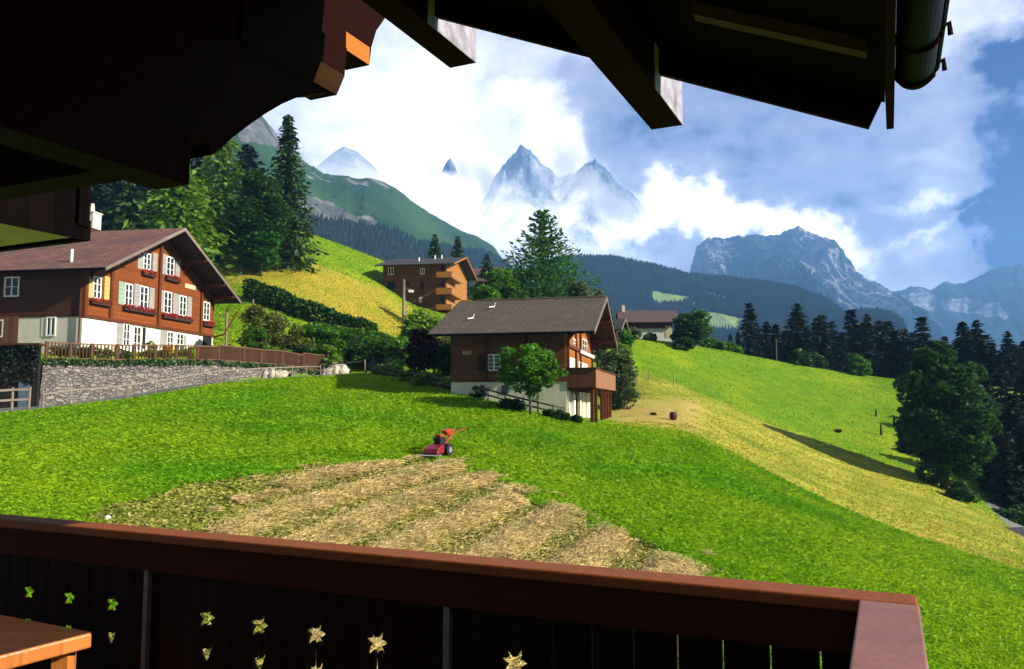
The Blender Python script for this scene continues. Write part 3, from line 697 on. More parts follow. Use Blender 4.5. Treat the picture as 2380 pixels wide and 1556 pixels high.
def purlins(H, ys, ox, w=.2, brace=True):
    for y in ys:
        z = H.zr(y) - .02
        b = MB(); b.box(.03, ox - .12, y - w / 2, y + w / 2, z - .24, z - .003)
        b.prism([(ox - .12, y - w / 2, z - .003), (ox - .12, y - w / 2, z - .24), (ox - .02, y - w / 2, z - .12), (ox - .02, y - w / 2, z - .003)], (0, w, 0))
        p = b.build('purlin', OR2, H.root)
        if brace:
            b = MB(); n = 7; pts = []
            for i in range(n + 1):
                t = i / n * math.pi / 2; pts.append((.03 + (ox * .62) * (1 - math.cos(t)), y - .07, z - .24 - 1.0 * (1 - math.sin(t))))
            pts = pts + [(.03, y - .07, z - .241)]
            b.prism(pts, (0, .14, 0)); b.build('brace', OR2, p)
# ---------------------------------------------------------------- big chalet on the left
H1 = House('large_chalet', 'large chalet on the left with orange gable, red roof and white base above stone wall', 'chalet', -26.70, 50.0, R(-9.35), 15.5, 15.43, 3.4)
H1.shell(5.43, 8.37, 4.27, .71, WHITE, BR1, OR1)  # shaded side brown, sunlit gable orange: the light is in the two colours
H1.roof(1.95, 1, TIL1)
z8 = lambda x, y: ((180 + x / 4.095) / 1.0504, (480 + y / 4.095) / 1.0504)
def gw(x0, x1, yt, yb): 
    a = H1.onx(*z8(x0, yt)); b_ = H1.onx(*z8(x0, yb)); c_ = H1.onx(*z8(x1, yt)); return a.y, c_.y, b_.z, a.z
wins = {'W1': (690, 765, 555, 727), 'W2': (920, 1000, 592, 785), 'a': (505, 585, 862, 1082), 'b': (655, 740, 888, 1122), 'c': (895, 975, 942, 1165), 'd': (1050, 1122, 985, 1192), 'e': (1290, 1355, 1047, 1240), 'l': (188, 272, 792, 1020),
        'g1': (492, 562, 1262, 1505), 'g2': (595, 672, 1292, 1545), 'g3': (930, 995, 1345, 1520), 'g4': (1025, 1096, 1365, 1530)}
WR = {k: gw(*q) for k, q in wins.items()}
for k, (y0, y1, za, zb) in WR.items():
    if za < .1: za = .1
    y1 = y0 + min(y1 - y0, 1.35)
    H1.window(y0, y1, za, zb, 0.0 if not k.startswith('g') else -.03, cols=2, rows=3)
for (x0, x1, yt, yb, mt) in ((635, 688, 575, 720, SHG), (785, 832, 560, 745, SHG), (878, 918, 570, 775, SHG), (1012, 1056, 640, 800, SHG), (445, 503, 845, 1078, SHT), (600, 653, 868, 1105, SHG), (752, 802, 910, 1135, SHG),
                             (848, 893, 930, 1150, SHG), (988, 1047, 965, 1180, SHG), (1132, 1176, 1000, 1210, SHG), (135, 186, 800, 1010, SHY), (303, 356, 795, 1045, SHY), (436, 490, 1255, 1490, SHG), (868, 928, 1330, 1510, SHG), (1100, 1120, 1390, 1530, SHG), (690, 716, 1310, 1520, DARK)):
    y0, y1, za, zb = gw(x0, x1, yt, yb); gr = yt > 1250
    H1.slab('shutter', mt, y0, y1, max(za, .1), zb, .034, .075, -.03 if gr else 0.0)
for (x0, x1, yb) in ((480, 800, 1098), (872, 1168, 1180), (670, 795, 748), (903, 1045, 800), (150, 345, 1032), (1280, 1388, 1262)):
    y0, y1, za, zb = gw(x0, x1, yb - 20, yb); H1.flowerbox(y0, y1, za)
# frame posts, name board, purlins
for x_ in (75, 360, 842, 1268):
    y0 = H1.onx(*z8(x_, 1100)).y; H1.slab('timber_post', OR2, max(-.03, y0 - .13), max(-.03, y0 - .13) + .28, H1.root.location.z * 0 + (5.43 - 3.4) - .02, H1.zr(y0) - .02, .031, .16)
H1.slab('sill_beam', OR2, -.02, 15.4, 5.43 - 3.4 - .02, 5.43 - 3.4 + .2, .0312, .12)
y0, y1, za, zb = gw(1108, 1215, 868, 905); H1.slab('name_board', simple('name_board_paint', (.75, .66, .45), .8, .3, 12, (.45, .22, .08)), y0, y1, za - .05, zb, .035, .06)
purlins(H1, (.6, 3.4, 10.8, 13.6, 15.1), 1.95)
H1.slab('rear_porch', DARK, 13.9, 15.2, .0, 2.0, -.02, .03)
b = MB(); b.bar((.9, 15.5, 2.2), (1.8, 15.9, 4.1), .12, .12); b.bar((-.2, 15.6, 2.0), (.9, 15.5, 2.2), .1, .1); b.build('brace', OR2, H1.root)
# side wall windows and door
z2 = lambda x, y: ((x / 2.779) / 1.0504, (500 + y / 2.779) / 1.0504)
def sw(H, f, x0, x1, yt, yb): a = H.ony(*f(x0, yt)); c_ = H.ony(*f(x1, yb)); return a.x, c_.x, c_.z, a.z
x0, x1, za, zb = sw(H1, z2, 38, 132, 492, 625); H1.window(x0, x1, za, zb, 0, 'y', 2, 2)
x0, x1, za, zb = sw(H1, z2, 318, 376, 762, 893); H1.window(x0, x1, za, zb, .03, 'y', 2, 1); H1.slab('reveal', WHITE, x0 - .35, x0, za, zb, .002, .02, 0, 'y')
x0, x1, za, zb = sw(H1, z2, -60, 118, 762, 990); H1.slab('door', wood('door_wood', (.16, .07, .035), 'x', .3, .6), x0, x1, max(za, .0), zb, .005, .05, 0, 'y')
x0, x1, za, zb = sw(H1, z2, 0, 22, 780, 900); H1.window(x0 - .5, x1, za, zb, .03, 'y', 1, 1)
# chimney, vent, downpipe, gutter
c = H1.ony(*z8(180, 330), 8.2); b = MB(); b.box(c.x - .9, c.x + .35, 7.6, 8.7, c.z - .8, c.z - .02); chb = b.build('chimney', BR1, H1.rf)
b = MB(); b.box(c.x - .45, c.x + .45, 7.7, 8.6, c.z, c.z + 1.15); b.box(c.x - .52, c.x + .52, 7.62, 8.68, c.z + 1.16, c.z + 1.24); b.build('chimney_shaft', WHITE, chb)
b = MB(); b.tube([(c.x + .05, 8.1, c.z + 1.24), (c.x + .05, 8.1, c.z + 1.9)], .18, 8, .12); b.build('chimney_pot', WHITE, chb)
q = H1.ony(*z2(485, 385), .6); b = MB(); b.tube([(q.x, .6, H1.zr(.6) + .1), (q.x, .6, H1.zr(.6) + .95)], .09, 8); b.build('vent_pipe', FRW, H1.rf)
b = MB(); b.tube([(-16.4, -.78, H1.zeave - .1), (1.9, -.78, H1.zeave - .1)], .08, 8); b.build('gutter', MATS['gutter_metal'], H1.rf)
b = MB(); b.tube([(-.12, -.1, 4.7), (-.12, -.1, .2)], .05, 8); b.build('downpipe', BR1, H1.root)
# ---------------------------------------------------------------- middle chalet
H2 = House('small_chalet', 'small dark chalet mid-meadow with mossy slate roof and balcony on its orange gable', 'chalet', 3.24, 48.0, R(-12.96), 7.15, 11.4, -1.0)
H2.shell(1.34, 4.25, 2.84, 1.0, WHITE, BR2, wood('amber_siding', (.38, .13, .018), 'z', .17, .55, groove=.55, grain=5))  # darker side wall, brighter gable: shade and sun put into the colours
H2.roof(1.78, 1.22, TIL2)
z3 = lambda x, y: ((850 + x / 2.6825) / 1.0504, (480 + y / 2.6825) / 1.0504)
x0, x1, za, zb = sw(H2, z3, 915, 1000, 1035, 1142); H2.window(x0, x1 - .02, za, zb, 0, 'y', 2, 4, fr=.07)
H2.slab('shutter', DKR, x0 - .62, x0 - .04, za, zb, .034, .07, 0, 'y'); H2.slab('shutter', DKR, x1 + .04, x1 + .6, za, zb, .034, .07, 0, 'y')
x0, x1, za, zb = sw(H2, z3, 748, 808, 1012, 1036); H2.slab('name_board', simple('pale_letters', (.60, .50, .33), .8, .5, 14, (.2, .09, .03)), x0, x1, za, zb, .034, .055, 0, 'y')
for xx in (-2.4, -4.9): H2.slab('timber_post', BR1, xx - .1, xx + .1, 2.36, 5.1, .032, .13, 0, 'y')
x0, x1, za, zb = sw(H2, z3, 1005, 1050, 1235, 1290); H2.slab('cellar_window', GLASS, x0, x1, za, zb, .003, .03, 0, 'y')
z5 = lambda x, y: ((1350 + x / 4.3225) / 1.0504, (700 + y / 4.3225) / 1.0504)
def gw2(x0, x1, yt, yb): a = H2.onx(*z5(x0, yt)); b_ = H2.onx(*z5(x0, yb)); c_ = H2.onx(*z5(x1, yt)); return a.y, c_.y, b_.z, a.z
for q_, c_ in (((165, 218, 745, 890), 1), ((258, 355, 790, 905), 3), ((200, 240, 545, 640), 1), ((300, 345, 545, 680), 1)):
    y0, y1, za, zb = gw2(*q_); H2.window(y0, y1, za, zb, 0, cols=2, rows=2, glass=CURT if q_[0] in (165, 258) else GLASS)
y0, y1, za, zb = gw2(265, 408, 668, 702); H2.slab('name_board', FRW, y0, y1, za, zb, .1, .2)
for y in (.1, 3.3, 5.3, 11.3): H2.slab('timber_post', OR2, y - .12, y + .12, 2.36, H2.zr(y) - .02, .031, .15)
for z_ in (2.45, 4.4): H2.slab('floor_beam', OR2, -.02, 11.4, z_, z_ + .2, .0312, .17)
purlins(H2, (.3, 3.2, 8.2, 11.0), 1.78)
# balcony on the gable
bo = 1.7; pb = H2.onx(*z5(150, 900)); zb0 = 1.95; zt0 = 3.08
b = MB(); b.box(.034, bo, .0, 11.4, zb0, zb0 + .14); bal = b.build('balcony', OR2, H2.root)
b = MB(); b.box(.04, bo, -.05, .0, zb0 + .05, zt0); b.build('side_panel', wood('balcony_boards', (.13, .045, .016), 'x', .15, .6), bal)
b = MB(); b.box(bo, bo + .05, -.05, 11.4, zb0 + .02, zt0); b.build('front_panel', wood('balcony_front_boards', (.27, .125, .06), 'y', .15, .7, groove=.8), bal)
b = MB(); b.box(.0, bo + .12, -.12, .05, zt0 + .001, zt0 + .08); b.box(bo - .05, bo + .12, .051, 11.45, zt0 + .001, zt0 + .08); b.build('handrail', BR1, bal)
for y in (.5, 4, 7.5, 10.8): b = MB(); b.box(.034, bo - .1, y - .08, y + .08, zb0 - .2, zb0 - .002); b.build('joist', OR2, bal)
# ground floor glazed front and posts
for i, (a_, c_) in enumerate(((.12, .42), (.55, .85), (1.75, 2.1), (4.4, 5.3), (6.0, 7.2), (8.2, 9.8))): H2.slab('plaster_panel', WHITE, a_, c_, -.9, 1.8, .02, .12)
for i, y in enumerate((.9, 1.7, 2.9, 4.2)): H2.slab('timber_post', OR2, y - .12, y + .12, -.4, 1.9, .002, .10)
for (a_, c_) in ((1.05, 1.5), (3.1, 4.0)): H2.window(a_, c_, -.1, 1.9, -.03, cols=1, rows=1, glass=GLASS, name='french_window')
for y in (.35, 2.2, 5.2, 6.8, 8.4, 10.2): H2.slab('timber_post', OR2, y - .10, y + .10, -1.6, 1.93, bo - .35, bo - .15)
for y in (1.2, 3.9): H2.slab('plaster_pier', WHITE, y - .32, y + .32, -1.2, 1.6, .11, .30)
b = MB(); b.tube([(-8.3, -1.08, H2.zeave - .09), (1.75, -1.08, H2.zeave - .09)], .075, 8); b.build('gutter', MATS['gutter_metal'], H2.rf)
for (x_, y_) in ((-6.2, 1.6), (-5.4, 3.9)): 
    zz = H2.zr(y_) + .16; b = MB(); b.tube([(x_ - .25, y_ - .5, zz), (x_, y_ - .1, zz + .08), (x_ + .05, y_, zz + .32)], .04, 6); b.build('snow_hook', FRW, H2.rf)
b = MB(); b.box(-7.15, 1.76, 5.6, 5.8, H2.ridge + .002, H2.ridge + .06); b.build('ridge_cap', GREYW, H2.rf)
# ---------------------------------------------------------------- block of flats up the hill
H3 = House('flat_block', 'tall brown wooden house up the hill with three stacked balconies and a dark flat-pitched roof', 'house', -9.82, 120, R(-9.55), 9.88, 13.7, 13.2)
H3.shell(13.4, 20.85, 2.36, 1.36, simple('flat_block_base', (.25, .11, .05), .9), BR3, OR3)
H3.roof(1.49, .98, TIL3, edge=OR3)
z4 = lambda x, y: ((900 + x / 5.95) / 1.0504, (560 + y / 5.95) / 1.0504)
for q_ in ((285, 365, 560, 665), (750, 815, 570, 655), (275, 380, 765, 880), (755, 800, 760, 880), (735, 775, 990, 1070), (540, 600, 760, 815)):
    x0, x1, za, zb = sw(H3, z4, *q_)
    if q_[0] in (275, 755, 540): w = H3.slab('window', DARK, x0, x1, za, zb, .032, .06, 0, 'y')
    else: H3.window(x0, x1, za, zb, 0, 'y', 2, 1)
for (yt, yb) in ((620, 700), (855, 945), (1095, 1170)):
    a = H3.ony(*z4(985, yt), -1.3); c_ = H3.ony(*z4(1225, yb), -1.3)
    b = MB(); b.box(a.x, 1.1, -1.35, -.035, c_.z - .05, c_.z + .12); bl = b.build('balcony', BR3, H3.root)
    b = MB(); b.box(a.x, 1.1, -1.42, -1.352, c_.z, a.z); b.build('front_panel', OR3, bl)
    b = MB(); b.box(1.1, 1.17, -1.42, 5.2, c_.z, a.z); b.box(.035, 1.1, -.03, 5.2, c_.z - .05, c_.z + .1); b.build('side_panel', OR3, bl)
    b = MB(); b.box(a.x + .3, -.3, -.034, -.031 + .02, c_.z + .13, c_.z + 2.0); b.build('balcony_door', DARK, bl)
    b = MB(); b.box(a.x, a.x + .06, -1.35, -.03, c_.z, a.z); b.build('end_panel', OR3, bl)
b = MB(); b.box(.034, 1.5, 9.5, 13.4, 2.5, 3.5); b.build('rear_balcony', OR3, H3.root)
b = MB()
for (x_, y_) in ((-5, 2.5), (-3.2, 5.2), (-2.2, 5.6)): b.tube([(x_, y_, H3.zr(y_)), (x_, y_, H3.zr(y_) + .75)], .12, 6)
for (x_, y_) in ((-5, 2.5), (-3.2, 5.2), (-2.2, 5.6)): 
    b = MB(); b.tube([(x_, y_, H3.zr(y_)), (x_, y_, H3.zr(y_) + .75)], .12, 6); b.build('vent_pipe', FRW, H3.rf)
# ---------------------------------------------------------------- small houses behind
def cottage(name, label, cat, u0, u1, vroof, veave, vbase, Y, th, W, walls, roofm, rise=None, cols=3):
    p0 = at(u0, vbase, Y); p1 = at(u1, vbase, Y); Ln = (p1 - p0).length
    H = House(name, label, cat, p1.x, p1.y, th, Ln, W, p1.z)
    ze = at(u1, veave, Y).z; zt_ = at(u1, vroof, Y + W / 2).z
    H.shell(ze - .9, ze, zt_ - ze, .7, walls, BR1, BR1); H.roof(1.0, .8, roofm); return H
H4 = cottage('white_cottage', 'small white-walled cottage with red-brown roof on the crest of the right meadow', 'cottage', 1452, 1562, 722, 749, 786, 112, R(-3), 7, SHADEW, TIL4)
b = MB(); b.box(-6.6, -6.2, 3, 3.5, H4.ridge - .3, H4.ridge + .7); b.build('chimney', WHITE, H4.rf)
H4.slab('garage_door', simple('cream_paint', (.55, .48, .25), .8), -.9, -.1, 0.0, 1.7, .002, .04, 0, 'y')
H4.window(-5.4, -4.7, .5, 1.4, 0, 'y', 2, 1)
H5 = House('barn', 'dark brown barn gable peeping out behind the small chalet roof', 'barn', *at(1432, 800, 98).xy, R(-20), 6, 3.6, at(1432, 800, 98).z)
H5.shell(H5.z0 + .1, at(1430, 766, 98).z, 1.5, .5, None, DKR, DKR); H5.roof(.8, .5, TIL3)
H5.window(1.5, 2.1, .7, 1.3)
H6 = cottage('village_house', 'reddish-roofed house half hidden between the flat block and the leafy trees', 'house', 1098, 1150, 622, 640, 668, 150, R(-8), 8, WHITE, TIL4)
for k in range(2): H6.slab('roof_window', FRW, -3.3 + 2 * k, -2.7 + 2 * k, H6.zeave - .9, H6.zeave - .2, .033, .06, 0, 'y')
H6b = cottage('village_house', 'low dark-roofed outbuilding right of the flat block gable', 'house', 1108, 1130, 640, 655, 672, 140, R(-8), 5, SHADEW, TIL4)
# dark shed at the right edge of the frame and garage dug into the wall on the left
p = at(2388, 1262, 60); H7 = House('shed', 'small dark shed roof at the bottom right edge of the mown field', 'shed', p.x + 2.4, p.y, R(8), 3.6, 3.5, p.z - 1.6)
H7.shell(H7.z0 + .1, p.z + .0, .9, .4, None, DKR, DKR); H7.roof(.4, .4, TIL3)
# ================================================================ VEGETATION
BARK = simple('bark', (.09, .065, .045), .9, .5, 4)
F_SPR = foliage('spruce_needles', (0.015, 0.045, 0.015), (0.045, 0.1125, 0.024), (0.09, 0.15, 0.03), .5, .25)
F_SPRD = foliage('dark_spruce_needles', (.005, .013, .008), (.012, .030, .014), None, .5, .12)
F_LAR = foliage('larch_needles', (0.0625, 0.1562, 0.0125), (0.175, 0.325, 0.0225), (0.275, 0.4, 0.0375), .35, .4)
F_PINE = foliage('pine_needles', (0.0286, 0.1105, 0.0234), (0.0975, 0.247, 0.0325), (0.169, 0.312, 0.052), .5, .35)
F_MAP = foliage('maple_leaves', (.010, .040, .009), (.048, .150, .022), (.09, .22, .035), .35, .35)
F_GRN = foliage('green_leaves', (0.0425, 0.1445, 0.0136), (0.1275, 0.323, 0.0204), (0.238, 0.476, 0.051), .7, .4)
F_LIM = foliage('lime_leaves', (0.104, 0.234, 0.0195), (0.26, 0.442, 0.0455), (0.455, 0.585, 0.13), .8, .45)
F_DKG = foliage('dark_leaves', (0.0152, 0.0532, 0.0114), (0.0532, 0.1482, 0.019), (0.095, 0.228, 0.038), .8, .3)
F_OLV = foliage('olive_leaves', (0.091, 0.13, 0.026), (0.221, 0.247, 0.052), (0.455, 0.286, 0.104), .9, .35)
F_PUR = foliage('purple_leaves', (0.0264, 0.0072, 0.012), (0.09, 0.0264, 0.03), (0.192, 0.06, 0.036), .8, .3)
F_GRY = foliage('grey_green_leaves', (0.0455, 0.0845, 0.0234), (0.143, 0.208, 0.065), (0.325, 0.39, 0.182), .9, .35)
def conifer_mesh(h, R_, seed, mat, levels=26, per=10, ql=10, size=.5, droop=.35, power=.85, base=.06, up=0.0, jitter=.25):
    rg = np.random.default_rng(seed); P = []; D = []
    for i in range(levels):
        f = base + (1 - base) * (i + rg.uniform(-.3, .3)) / levels
        f = min(.985, max(base, f)); z = f * h
        r = R_ * (1 - f) ** power * rg.uniform(.8, 1.12) + .12
        for j in range(per):
            if rg.random() < .10: continue
            a = 2 * np.pi * (j + rg.uniform(-.4, .4)) / per + i * .7; rl = r * rg.uniform(1 - jitter, 1 + jitter * .6)
            n = max(3, int(ql * rl / R_ + 2))
            t = (np.arange(n) + rg.uniform(.2, .8, n)) / n
            zz = z + rl * (up * t - droop * t ** 1.0 + droop * .45 * t ** 3)
            spread = .16 * rl * (1 - abs(2 * t - 1) * .6)
            off = rg.normal(0, 1, n) * spread
            x = np.cos(a) * t * rl - np.sin(a) * off; y = np.sin(a) * t * rl + np.cos(a) * off
            P.append(np.stack([x, y, zz + rg.normal(0, .05, n) * r], -1)); D.append(np.tile([np.cos(a), np.sin(a), up * .8 - droop], (n, 1)))
    P = np.concatenate(P); D = np.concatenate(D); n = len(P)
    D = D + rg.normal(0, .35, (n, 3)); D /= np.linalg.norm(D, axis=1, keepdims=True)
    U = np.cross(D, rg.normal(0, .45, (n, 3)) + [0, 0, 1]); U /= np.linalg.norm(U, axis=1, keepdims=True)
    s = size * rg.uniform(.6, 1.4, (n, 1))
    V = np.stack([P - D * s * .5, P - U * s * .32, P + D * s * .75, P + U * s * .32], 1)
    me_o = quadmesh('crown', V.reshape(-1, 3), mat); return me_o
def trunk_mesh(h, r, seed=0, limbs=0, lean=0, spread=2.0, start=.35):
    rg = random.Random(seed); b = MB()
    pts = [(rg.uniform(-.03, .03) * h * i / 6 + lean * h * (i / 6) ** 2, rg.uniform(-.02, .02) * h * i / 6, h * i / 6 - .4 * (i == 0)) for i in range(7)]
    b.tube(pts, r, 8, r * .25)
    for k in range(limbs):
        i = rg.randint(2, 5); p = Vector(pts[i]); a = rg.uniform(0, 6.28); l = spread * rg.uniform(.6, 1)
        q = p + Vector((math.cos(a) * l * .5, math.sin(a) * l * .5, l * .35)); e = p + Vector((math.cos(a) * l, math.sin(a) * l, l * .8))
        b.tube([p, q, e], r * .35, 6, r * .1)
    return b.build('trunk', BARK, smooth=True)
def mk_tree(name, label, cat, crown, trunk, loc, rz=0, sc=1, group=None):
    t = thing(name, label, cat, loc, rz, group); t.scale = (sc, sc, sc)
    crown.parent = t; trunk.parent = t
    return t
def copy_tree(src, label, loc, rz, sc, group=None, sx=1.0):
    t = src.copy(); COL.objects.link(t); t['label'] = label; t.location = loc; t.rotation_euler = (0, 0, rz); t.scale = (sc * sx, sc * sx, sc)
    if group: t['group'] = group
    for ch in [c for c in src.children]:
        c = ch.copy(); COL.objects.link(c); c.parent = t
    return t
def lumps(n, rx, ry, rz_, cz, rg, lr=(.3, .5), shape='egg', narrow_top=.0):
    """centres of leaf clumps over a crown"""
    C = []; 
    for i in range(n):
        d = rg.normal(size=3); d /= np.linalg.norm(d); f = rg.uniform(.45, .95)
        p = d * f; k = 1 - narrow_top * max(0, p[2])
        C.append([p[0] * rx * k, p[1] * ry * k, cz + p[2] * rz_])
    return np.array(C), rg.uniform(lr[0], lr[1], n)
def leafy(name_part, C, r, mat, per, size, rg, parent=None, droop=0.0, squash=.75):
    n = len(C); P = []
    d = rg.normal(size=(n, per, 3)); d /= np.linalg.norm(d, axis=2, keepdims=True)
    rr = rg.uniform(.55, 1.05, (n, per, 1)) ** .6
    P = C[:, None, :] + d * rr * r[:, None, None] * np.array([1, 1, squash])
    if droop: P[:, :, 2] -= droop * (d[:, :, 0] ** 2 + d[:, :, 1] ** 2) * r[:, None]
    return leafq(P.reshape(-1, 3), size, mat, name_part, parent, flat=.55)
def broadleaf(name, label, cat, loc, h, rx, rz_, cz, mat, nl=60, per=110, size=.3, lr=(.5, .9), seed=1, tr=.18, group=None, narrow=.2, ry=None, limbs=5, droop=0):
    rg = np.random.default_rng(seed)
    t = thing(name, label, cat, loc, 0, group)
    C, r = lumps(nl, rx - lr[0], (ry or rx) - lr[0], rz_ - lr[0] * .8, cz, rg, lr, narrow_top=narrow)
    leafy('crown', C, r, mat, per, size, rg, t, droop)
    tk = trunk_mesh(cz + rz_ * .3, tr, seed, limbs, 0, rx * .7); tk.parent = t
    return t
def bush(name, label, cat, loc, rx, ry, h, mat, nl=22, per=90, size=.2, seed=1, group=None, rz=0, lr=None):
    rg = np.random.default_rng(seed); t = thing(name, label, cat, loc, rz, group)
    lr = lr or (min(rx, h) * .25, min(rx, h) * .42)
    C = np.stack([rg.uniform(-1, 1, nl), rg.uniform(-1, 1, nl), rg.uniform(0, 1, nl)], -1)
    k = np.sqrt(np.clip(1 - C[:, 0] ** 2 * .8 - C[:, 1] ** 2 * .3, .15, 1))
    C = np.stack([C[:, 0] * (rx - lr[0]), C[:, 1] * (ry - lr[0]), lr[0] * .4 + C[:, 2] * k * max(.1, h - lr[0] * 1.3)], -1)
    leafy('foliage', C, rg.uniform(lr[0], lr[1], nl), mat, per, size, rg, t)
    b = MB()
    for i in range(4): a = rg.uniform(0, 6.28); b.tube([(0, 0, -.2), (math.cos(a) * rx * .3, math.sin(a) * ry * .3, h * .6)], .05, 5, .02)
    b.build('stem', BARK, t); return t
def top_to_h(u, v, base, Y=None):
    """height of something standing on world point base whose top shows at row v"""
    Y = Y or base[1]; return ray(u, v).z * Y - base[2]
# ---- trees on the left slope
g = onground(655, 104); h = top_to_h(642, 262, g)
c = conifer_mesh(h, 5.2, 11, F_SPR, 46, 13, 15, .62, .42, .75, .02); tk = trunk_mesh(h * .96, .35, 1)
mk_tree('spruce', 'tall dark pointed spruce, the highest tree on the left slope', 'spruce', c, tk, g)
g = onground(592, 98); 
broadleaf('leafy_tree', 'dense dark green leafy tree just left of the tall spruce', 'tree', g, 0, 5.0, 7.0, 6.9, F_DKG, 110, 150, .42, (.9, 1.5), 5, .3, None, .45)
g2 = g + Vector((1.2, -2.6, 0)); g2.z = gz(g2.x, g2.y)
broadleaf('leafy_tree', 'brighter green leafy tree in front of the dark one beside the tall spruce', 'tree', g2, 0, 3.0, 3.6, 4.2, foliage('sunny_leaves', (.016, .085, .008), (.05, .20, .015), (.10, .28, .03), .5, .35), 40, 130, .36, (.7, 1.2), 6, .2, None, .3)
g = onground(500, 106); h = top_to_h(520, 295, g)
c = conifer_mesh(h, 6.8, 21, F_LAR, 34, 11, 16, .70, .30, .62, .05, 0, .35); tk = trunk_mesh(h * .95, .32, 3)
mk_tree('larch', 'light green larch behind the red-tiled roof, left of the dark leafy trees', 'larch', c, tk, g)
g = onground(400, 92); h = top_to_h(400, 372, g)
c = conifer_mesh(h, 7.5, 22, F_LAR, 24, 11, 16, .75, .38, .55, .05, 0, .35); tk = trunk_mesh(h * .9, .3, 4)
mk_tree('larch', 'broad light green larch right behind the ridge of the red-tiled roof', 'larch', c, tk, g)
for i, (u, v, Y, r_, mt, lb) in enumerate(((250, 400, 118, 7, F_SPRD, 'dark spruce behind the chimney of the large chalet'), (330, 360, 124, 7, F_SPRD, 'dark spruce between the chimney and the light green larches, further back'), (190, 380, 112, 6.5, F_SPRD, 'dark spruce left of the chimney, mostly hidden by the side bay'), (440, 330, 128, 7, F_SPRD, 'dark spruce standing behind the two larches'), (285, 430, 100, 5.5, F_SPR, 'lower dark green spruce just above the chimney roof corner'), (560, 330, 132, 6.5, F_SPRD, 'dark spruce in the gap between the larch and the tall spruce'))):
    g = onground(u, Y); h = top_to_h(u, v, g); c = conifer_mesh(h, r_, 30 + i, mt, 24, 11, 11, .95, .35, .7, .03); tk = trunk_mesh(h * .95, .3, i)
    mk_tree('spruce', lb, 'spruce', c, tk, g, group='trees behind the large chalet')
# ---- two small spruces behind the flat block, and one more
for i, (u, v, lb) in enumerate(((1008, 543, 'left one of two small pointed spruces behind the flat block roof'), (1062, 547, 'right one of two small pointed spruces behind the flat block roof'), (1130, 590, 'small spruce behind the reddish village roof'))):
    g = onground(u, 142); h = top_to_h(u, v, g); c = conifer_mesh(h, 3.0, 50 + i, F_SPR, 28, 10, 9, .55, .35, .8, .03); tk = trunk_mesh(h * .95, .2, i)
    mk_tree('spruce', lb, 'spruce', c, tk, g)
# ---- big pine behind the small chalet
g = onground(1262, 92); h = top_to_h(1262, 485, g)
c = conifer_mesh(h, 7.4, 61, F_PINE, 24, 17, 52, .42, .10, .80, .06, .46, .22); tk = trunk_mesh(h * .97, .34, 9)
mk_tree('pine', 'large green pine with upswept branches rising behind the small chalet roof', 'pine', c, tk, g)
for i, (u, v, Y, rx, mt, lb) in enumerate(((1160, 600, 88, 3.4, F_GRN, 'leafy green tree left of the large pine behind the slate roof'), (1200, 610, 96, 3.0, F_PINE, 'dark green leafy tree close on the left of the large pine'), (1345, 640, 86, 2.6, F_GRY, 'small greyish green tree right of the pine above the slate roof ridge'), (1390, 655, 84, 1.6, F_GRY, 'thin pale leafy tree just above the roof peak of the small chalet'), (1130, 655, 84, 2.2, F_GRN, 'low leafy tree beside the flat block gable'), (1320, 640, 100, 2.6, F_PINE, 'round green tree close on the right of the large pine'))):
    g = onground(u, Y); h = top_to_h(u, v, g); rz_ = max(1.5, h * .48); broadleaf('leafy_tree', lb, 'tree', g, 0, rx, rz_, h - rz_, mt, 46, 110, .36, (.6, 1.05), 70 + i, .18, None, .35)
# ---- trees by the small chalet
g = onground(968, 66); h = top_to_h(965, 702, g)
broadleaf('weeping_tree', 'pale lime-green weeping tree left of the small chalet roof', 'tree', g, 0, 1.7, 1.9, h - 1.8, F_LIM, 26, 130, .24, (.5, .85), 81, .12, None, .2, droop=.9)
g = onground(1000, 66); broadleaf('leafy_tree', 'pale green small tree touching the left end of the slate roof', 'tree', g, 0, 1.3, 1.1, 3.4, F_LIM, 16, 110, .22, (.4, .7), 82, .1, None, .1)
g = onground(930, 63); broadleaf('leafy_tree', 'mid green bushy tree below the weeping tree', 'tree', g, 0, 1.5, 1.5, 1.6, F_GRN, 22, 120, .22, (.4, .7), 83, .1)
g = onground(985, 57); h = top_to_h(985, 762, g); broadleaf('purple_tree', 'dark purple-leaved tree at the left end of the small chalet', 'tree', g, 0, 1.75, h * .52, h * .52, F_PUR, 40, 150, .20, (.45, .75), 84, .12, None, .25)
g = onground(1030, 56.5); broadleaf('leafy_tree', 'dark bushy tree between the purple tree and the small chalet wall', 'tree', g, 0, 1.1, 1.5, 1.5, F_DKG, 20, 120, .2, (.4, .7), 85, .1)
g = onground(1232, 45.6); h = top_to_h(1232, 800, g)
broadleaf('apple_tree', 'small round apple tree in front of the small chalet', 'tree', g, 0, 2.25, 1.65, h - 1.5, F_GRN, 75, 95, .17, (.22, .55), 88, .09, None, .1, limbs=8)
g = onground(1432, 64); h = top_to_h(1432, 800, g); broadleaf('grey_bush', 'large rounded grey-green bush behind the balcony of the small chalet', 'bush', g, 0, 2.2, h * .6, h * .46, F_GRY, 70, 130, .22, (.45, .85), 87, .12, None, .35)
g = onground(1452, 66); broadleaf('leafy_tree', 'slim lime-green tree behind the round bush beside the small chalet', 'tree', g, 0, .9, 2.0, 3.6, F_LIM, 16, 110, .2, (.35, .6), 88, .1)
